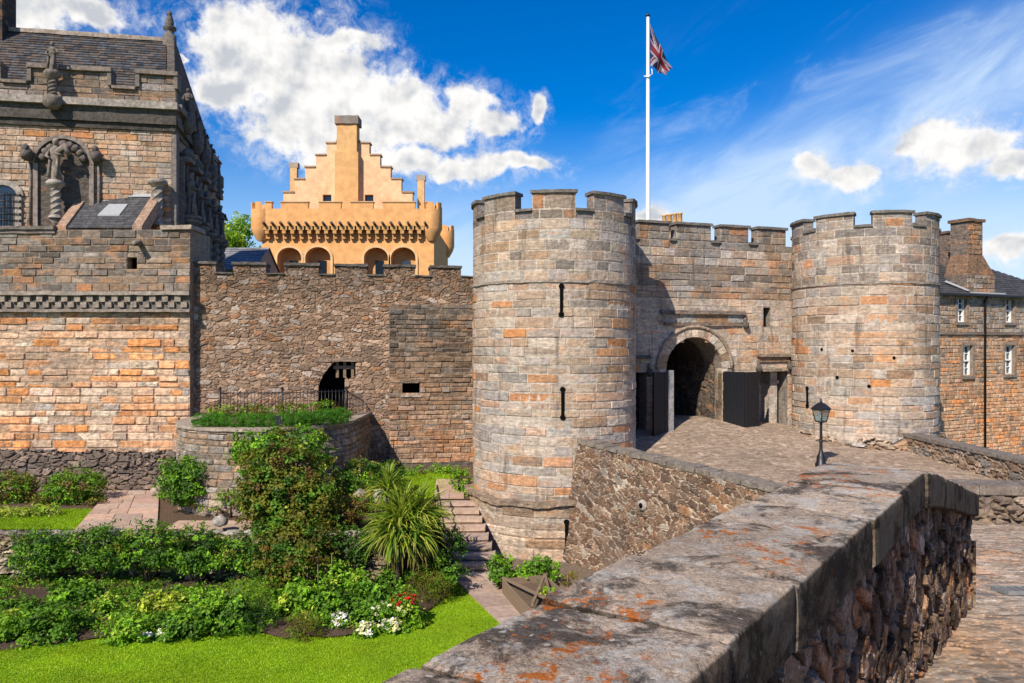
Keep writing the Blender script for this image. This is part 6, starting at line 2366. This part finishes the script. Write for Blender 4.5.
    for i, (x, y, rx, ry, c, lab) in enumerate(B):
        Y = 7 * 768 / (y + ry * .8 - 341.5)
        Y = max(min(Y, 21.1), 18.0)
        sc = Y / 768
        pal_ = [(c, 5), (tuple(v * .6 for v in c), 2), (GY if c in (GB, GY) else GB, 1.5)]
        feather = c in (GD, OLV) or 'feather' in lab
        shrub('bed_plant', lab, 'plant', [(x, y, Y, rx * sc, ry * sc * 1.3, rx * sc * .85)], .06 if feather else (.13 if i % 3 == 0 else .095), pal_, dens=520 if feather else 300, nleaf=22, clump=.10 if feather else .13, base=-6.95,
              group='plants of the flower bed', up=.8 if i % 3 else .3, aspect=.25 if feather else .62, shell=.35)
    # flowers
    M_PET = leaf_mat('petal', trans=.2, rough=.6)
    def flowers(label, x, y, rx, ry, col, n, size, Y0=None):
        Y = 7 * 768 / (y + ry - 341.5)
        Y = Y0 or min(Y, 21.0)
        c = at(x, y, Y)
        sc = Y / 768
        t = thing('flower_clump', label, 'flowers', (c[0], c[1], -6.95), 'flowers in the bed')
        _seed[0] += 1
        blob = [(c, (rx * sc, rx * sc * .7, ry * sc))]
        leaves('foliage', M_LEAF, t, [leaf_arrays(blob, 40, 14, .08, [(GM_, 3), (GB, 2)], .10, .5, .5, _seed[0], .3)])
        b2 = [((c[0], c[1] - .03, c[2] + .05), (rx * sc, rx * sc * .75, ry * sc * .95))]
        leaves('petals', M_PET, t, [leaf_arrays(b2, n, 9, size, col, .045, 1.2, .9, _seed[0] + 500, .75)])
    flowers('mound of white flowers at the lawn edge in front of the bare canes', 340, 622, 9, 8, [((.78, .76, .74), 4), ((.7, .6, .62), 1)], 55, .065)
    flowers('cream flowers above the lawn edge left of the red ones', 392, 610, 20, 7, [((.70, .66, .38), 3), ((.75, .72, .6), 2)], 22, .065, 18.8)
    flowers('cream and white flowers lowest at the lawn edge', 366, 630, 12, 6, [((.72, .68, .4), 3), ((.75, .74, .68), 2)], 28, .07)
    flowers('pale yellow flowers at the lawn edge under the red ones', 393, 626, 12, 6, [((.72, .68, .35), 3), ((.75, .74, .66), 2)], 28, .07)
    flowers('cluster of red flowers in the bed', 405, 600, 12, 4, [((.55, .012, .012), 4), ((.42, .01, .03), 2)], 16, .075, 18.9)
    flowers('white and pale green flowers low in the left half of the bed', 157, 632, 18, 5, [((.68, .68, .55), 3), ((.7, .7, .66), 2)], 36, .08)
    # canes
    for (x, y, h) in ((318, 610, 46), (331, 606, 52), (342, 598, 36), (350, 596, 34), (236, 626, 44), (307, 606, 40)):
        Y = min(7 * 768 / (y - 341.5), 20.9)
        a = at(x, y, Y)
        g = G()
        g.tube([(a[0], a[1], -7), (a[0] + rng.uniform(-.03, .03), a[1], a[2] + h * Y / 768)], [.014, .010], 5, (.32, .24, .12))
        o = g.build('garden_cane', M_GREYWOOD, None, (a[0], a[1], -7))
        tag(o, 'thin upright bamboo cane standing among the bed plants', 'cane', 'bamboo canes in the flower bed')
    # undergrowth that nobody would count
    r = np.random.default_rng(77)
    xs = r.uniform(-14.5, -2, 900)
    yf = np.interp(xs, BX, BY)
    ys = yf + .35 + (21.4 - yf - .35) * r.random(900)
    blobs = [((x, y, -6.85 + .2 * (y - f_) / 3), (.25, .25, .12)) for x, y, f_ in zip(xs, ys, yf) if fbm(np.array(x * .9), np.array(y * .9), 3) > .43 and y < 21.4]
    o = leaves('ground_cover', M_LEAF, None, [leaf_arrays(blobs, 2600, 14, .08, [(GM_, 3), (GD, 1), (GB, 3), (OLV, 1)], .12, .6, .5, 78, .3)])
    tag(o, kind='stuff')
    # round bed hedges and roses
    for (x0, x1, yb, lab) in ((196, 274, 421, 'clipped bright green low hedge at the left of the raised round bed'), (285, 348, 418, 'clipped bright green low hedge at the right of the raised round bed')):
        sp = []
        n = 7
        for i in range(n):
            x = x0 + (x1 - x0) * (i + .5) / n
            a = (x - 250) / 80.0
            sp.append((x, yb + (2 - 5 * max(0, a) ** 2 if lab.endswith('x') else 0) - (0 if x < 300 else (x - 300) * .06), 24.6 + max(0, (abs(x - 240) - 50) / 75.0) * 1.2, .28, .25, .3))
        shrub('low_hedge', lab, 'hedge', sp, .045, [((.085, .27, .018), 4), ((.06, .19, .014), 2), ((.15, .34, .03), 1)], dens=1500, nleaf=22, clump=.07, stems=1, base=-2.85, up=.9, aspect=.3, shell=.75)
    for (x, y, Y, rx, lab) in ((222, 411, 26.0, .5, 'rose bush in the round bed at the left end of the railing'), (255, 411, 26.2, .6, 'rose bush in front of the middle of the railing'), (292, 409, 26.6, .6, 'rose bush right of the small dark plaque'), (325, 408, 26.8, .55, 'rose bush in the round bed at the right end of the railing')):
        shrub('rose_bush', lab, 'rose bush', [(x, y, Y, rx, .26)], .08, [(GB, 2), (OLV, 2.4), (BRZ, 1.2), (GM_, 2)], dens=260, nleaf=16, clump=.12, base=-2.9, group='rose bushes in the round bed')


planting()


def palm():
    """cabbage palm: several heads of arching sword leaves on short trunks"""
    t = thing('cabbage_palm', 'big spiky cabbage palm with arching sword leaves beside the garden steps', 'palm', (-3.05, 21.0, -6.85))
    heads = [(at(402, 520, 21.4), 1.3, 380, .30), (at(388, 490, 22.0), .9, 150, .6), (at(418, 516, 21.7), 1.3, 230, .3), (at(396, 532, 21.0), 1.25, 260, .05), (at(414, 534, 21.1), 1.2, 220, .0)]
    r = np.random.default_rng(9)
    V, F, C = [], [], []
    for (c, L, n, bias) in heads:
        for i in range(n):
            a = r.uniform(0, 2 * PI)
            e = np.clip(r.normal(bias, .62), -1.1, 1.45)
            l = L * r.uniform(.7, 1.08)
            w = .030 * r.uniform(.8, 1.25)
            hx, hy = math.cos(a), math.sin(a)
            sx, sy = -hy, hx
            col = np.array([(.22, .33, .03), (.38, .43, .05), (.11, .20, .02), (.52, .50, .10)][r.choice(4, p=[.42, .24, .22, .12])]) * r.uniform(.7, 1.25)
            if e < -.35:
                col = np.array((.26, .22, .06)) * r.uniform(.6, 1.2)
            pos = np.array(c)
            ang = e
            droop = r.uniform(.10, .32) * (1.0 if e > .9 else 1.25)
            b = len(V)
            segs = 6
            for k in range(segs + 1):
                f = k / segs
                ww = w * (1.0 - .25 * (1 - f) if f < .6 else max(.03, (1 - f) / .4))
                V.append(pos + np.array((sx, sy, 0)) * ww)
                V.append(pos - np.array((0, 0, ww * .5)))
                V.append(pos - np.array((sx, sy, 0)) * ww)
                pos = pos + np.array((hx * math.cos(ang), hy * math.cos(ang), math.sin(ang))) * l / segs
                ang -= droop * (.4 + f)
            for k in range(segs):
                p, q = b + 3 * k, b + 3 * k + 3
                F += [(p, q, q + 1, p + 1), (p + 1, q + 1, q + 2, p + 2)]
                C += [col, col * .95]
    np_mesh('leaves', np.array(V), np.array(F), np.array(C), M_LEAF, t, percorner=True)
    for (c, L, n, bias), (bx, by) in zip(heads, ((-3.05, 21.0), (-3.3, 21.3), (-2.8, 21.2), (-3.1, 20.9), (-2.7, 21.0))):
        g = G()
        g.tube([(bx, by, -6.9), (bx + (c[0] - bx) * .3, by + (c[1] - by) * .4, (c[2] - 6.9) / 2), (c[0], c[1], c[2])], [.11, .09, .09], 8, (.10, .075, .05))
        g.build('trunk', M_STEM, t)


palm()


def small_garden_things():
    # timber planter
    t = thing('timber_planter', 'weathered timber planter box with crossed battens at the tower foot', 'planter', (.6, 20.2, -7))
    A, B, C, D = (-.25, 21.2), (.46, 18.75), (1.6, 19.3), (.92, 21.5)
    def plank(p, q, z0, z1, th, col=(.2, .14, .09)):
        ang = math.degrees(math.atan2(q[1] - p[1], q[0] - p[0]))
        g.box(frame(p[0], p[1], ang), 0, math.hypot(q[0] - p[0], q[1] - p[1]), z0, z1, -th / 2, th / 2, col, seg=.5, jit=.004)
    for p, q in ((A, B), (B, C), (C, D), (D, A)):
        g = G()
        plank(p, q, -7.02, -6.80, .05)
        plank(p, q, -6.79, -6.55, .05)
        g.build('side_board', M_GREYWOOD, t)
    M1, M2 = (.34, 21.35), (1.0, 19.0)
    for p, q in ((D, (.5, 19.0)), (A, (.98, 19.3)), (D, M2)):
        g = G()
        plank(p, q, -6.55, -6.49, .07, (.26, .19, .12))
        g.build('batten', M_GREYWOOD, t)
    g = G()
    g.add([(*p, -6.72) for p in (A, B, C, D)], [(0, 1, 2, 3)], (.16, .11, .075))
    g.build('soil', M_SOIL, t)
    # boulders
    for (x, y, Y, r_, c, lab) in ((220, 521, 22.0, .22, (.42, .38, .33), 'smooth pale boulder at the edge of the terrace'), (387, 497, 23.2, .42, (.36, .34, .30), 'grey rock in the bed left of the palm'), (362, 497, 23.6, .3, (.25, .22, .18), 'dark rock at the shaded foot of the bed wall'), (157, 491, 27.2, .24, (.34, .27, .21), 'squared kerb stone at the head of the pink path')):
        c3 = at(x, y, Y)
        g = G()
        n, m = 16, 10
        pts, fs = [], []
        for k in range(m + 1):
            b = -PI / 2 + PI * k / m
            for i in range(n):
                a = 2 * PI * i / n
                d = Vector((math.cos(a) * math.cos(b), math.sin(a) * math.cos(b), math.sin(b) * .72))
                q = r_ * (1 + .3 * mnoise.noise(d * 1.7 + Vector((x, y, 0))))
                pts.append((c3[0] + d.x * q, c3[1] + d.y * q, c3[2] + d.z * q))
        for k in range(m):
            for i in range(n):
                j = (i + 1) % n
                fs.append((k * n + i, k * n + j, (k + 1) * n + j, (k + 1) * n + i))
        g.add(pts, fs, c, True)
        tag(g.build('boulder', M_CAP, None, (c3[0], c3[1], c3[2] - r_ * .7)), lab, 'rock')
    # plant labels
    for (x, y, w, h, c, mt, lab) in ((434, 483, .22, .30, (.03, .035, .03), M_DOOR, 'dark upright plant label by the curtain wall'), (447, 482, .26, .24, (.7, .74, .78), M_WHITE, 'pale tilted plant label by the curtain wall')):
        c3 = at(x, y, 28.6)
        f = frame(c3[0], c3[1], 8)
        t = thing('plant_label', lab, 'sign', (c3[0], c3[1], -5.15))
        g = G()
        g.add([f(-w / 2, c3[2] - h / 2, 0), f(w / 2, c3[2] - h / 2, 0), f(w / 2, c3[2] + h / 2, -.12), f(-w / 2, c3[2] + h / 2, -.12), f(-w / 2, c3[2] - h / 2, -.03), f(w / 2, c3[2] - h / 2, -.03), f(w / 2, c3[2] + h / 2, -.15), f(-w / 2, c3[2] + h / 2, -.15)],
              [(0, 1, 2, 3), (7, 6, 5, 4), (0, 4, 5, 1), (1, 5, 6, 2), (2, 6, 7, 3), (3, 7, 4, 0)], c)
        g.build('plate', mt, t)
        g = G()
        g.tube([f(0, -5.2, -.06), f(0, c3[2] - h * .3, -.06)], .015, 5, (.05, .05, .05))
        g.build('stake', M_IRON, t)


small_garden_things()


def far_trees():
    def tree(label, x, y, zb, h, r_, pal_, n, seed):
        t = thing('tree', label, 'tree', (x, y, zb))
        rr = random.Random(seed)
        blobs = []
        for i in range(12):
            a = rr.uniform(0, 2 * PI)
            q = rr.uniform(.2, .75) * r_
            blobs.append(((x + q * math.cos(a), y + q * math.sin(a), zb + h * rr.uniform(.45, .88)), (r_ * rr.uniform(.3, .5),) * 3))
        leaves('crown', M_LEAF, t, [leaf_arrays(blobs, n, 26, .28, pal_, .42, .4, .6, seed, .5)])
        g = G()
        g.tube([(x, y, zb), (x + .1, y, zb + h * .3), (x, y, zb + h * .7)], [.4, .3, .1], 9, (.09, .065, .045))
        for b, _ in blobs[:6]:
            g.tube([(x, y, zb + h * .35), ((x + b[0]) / 2, (y + b[1]) / 2, (b[2] + zb + h * .45) / 2), b], [.16, .1, .03], 6, (.09, .065, .045))
        g.build('trunk', M_STEM, t)
    tree('bright green tree behind the grey slate roof', -27.0, 75, -6, 19.9, 3.7, [(GB, 3), (GY, 2), (GM_, 2)], 420, 3)


far_trees()
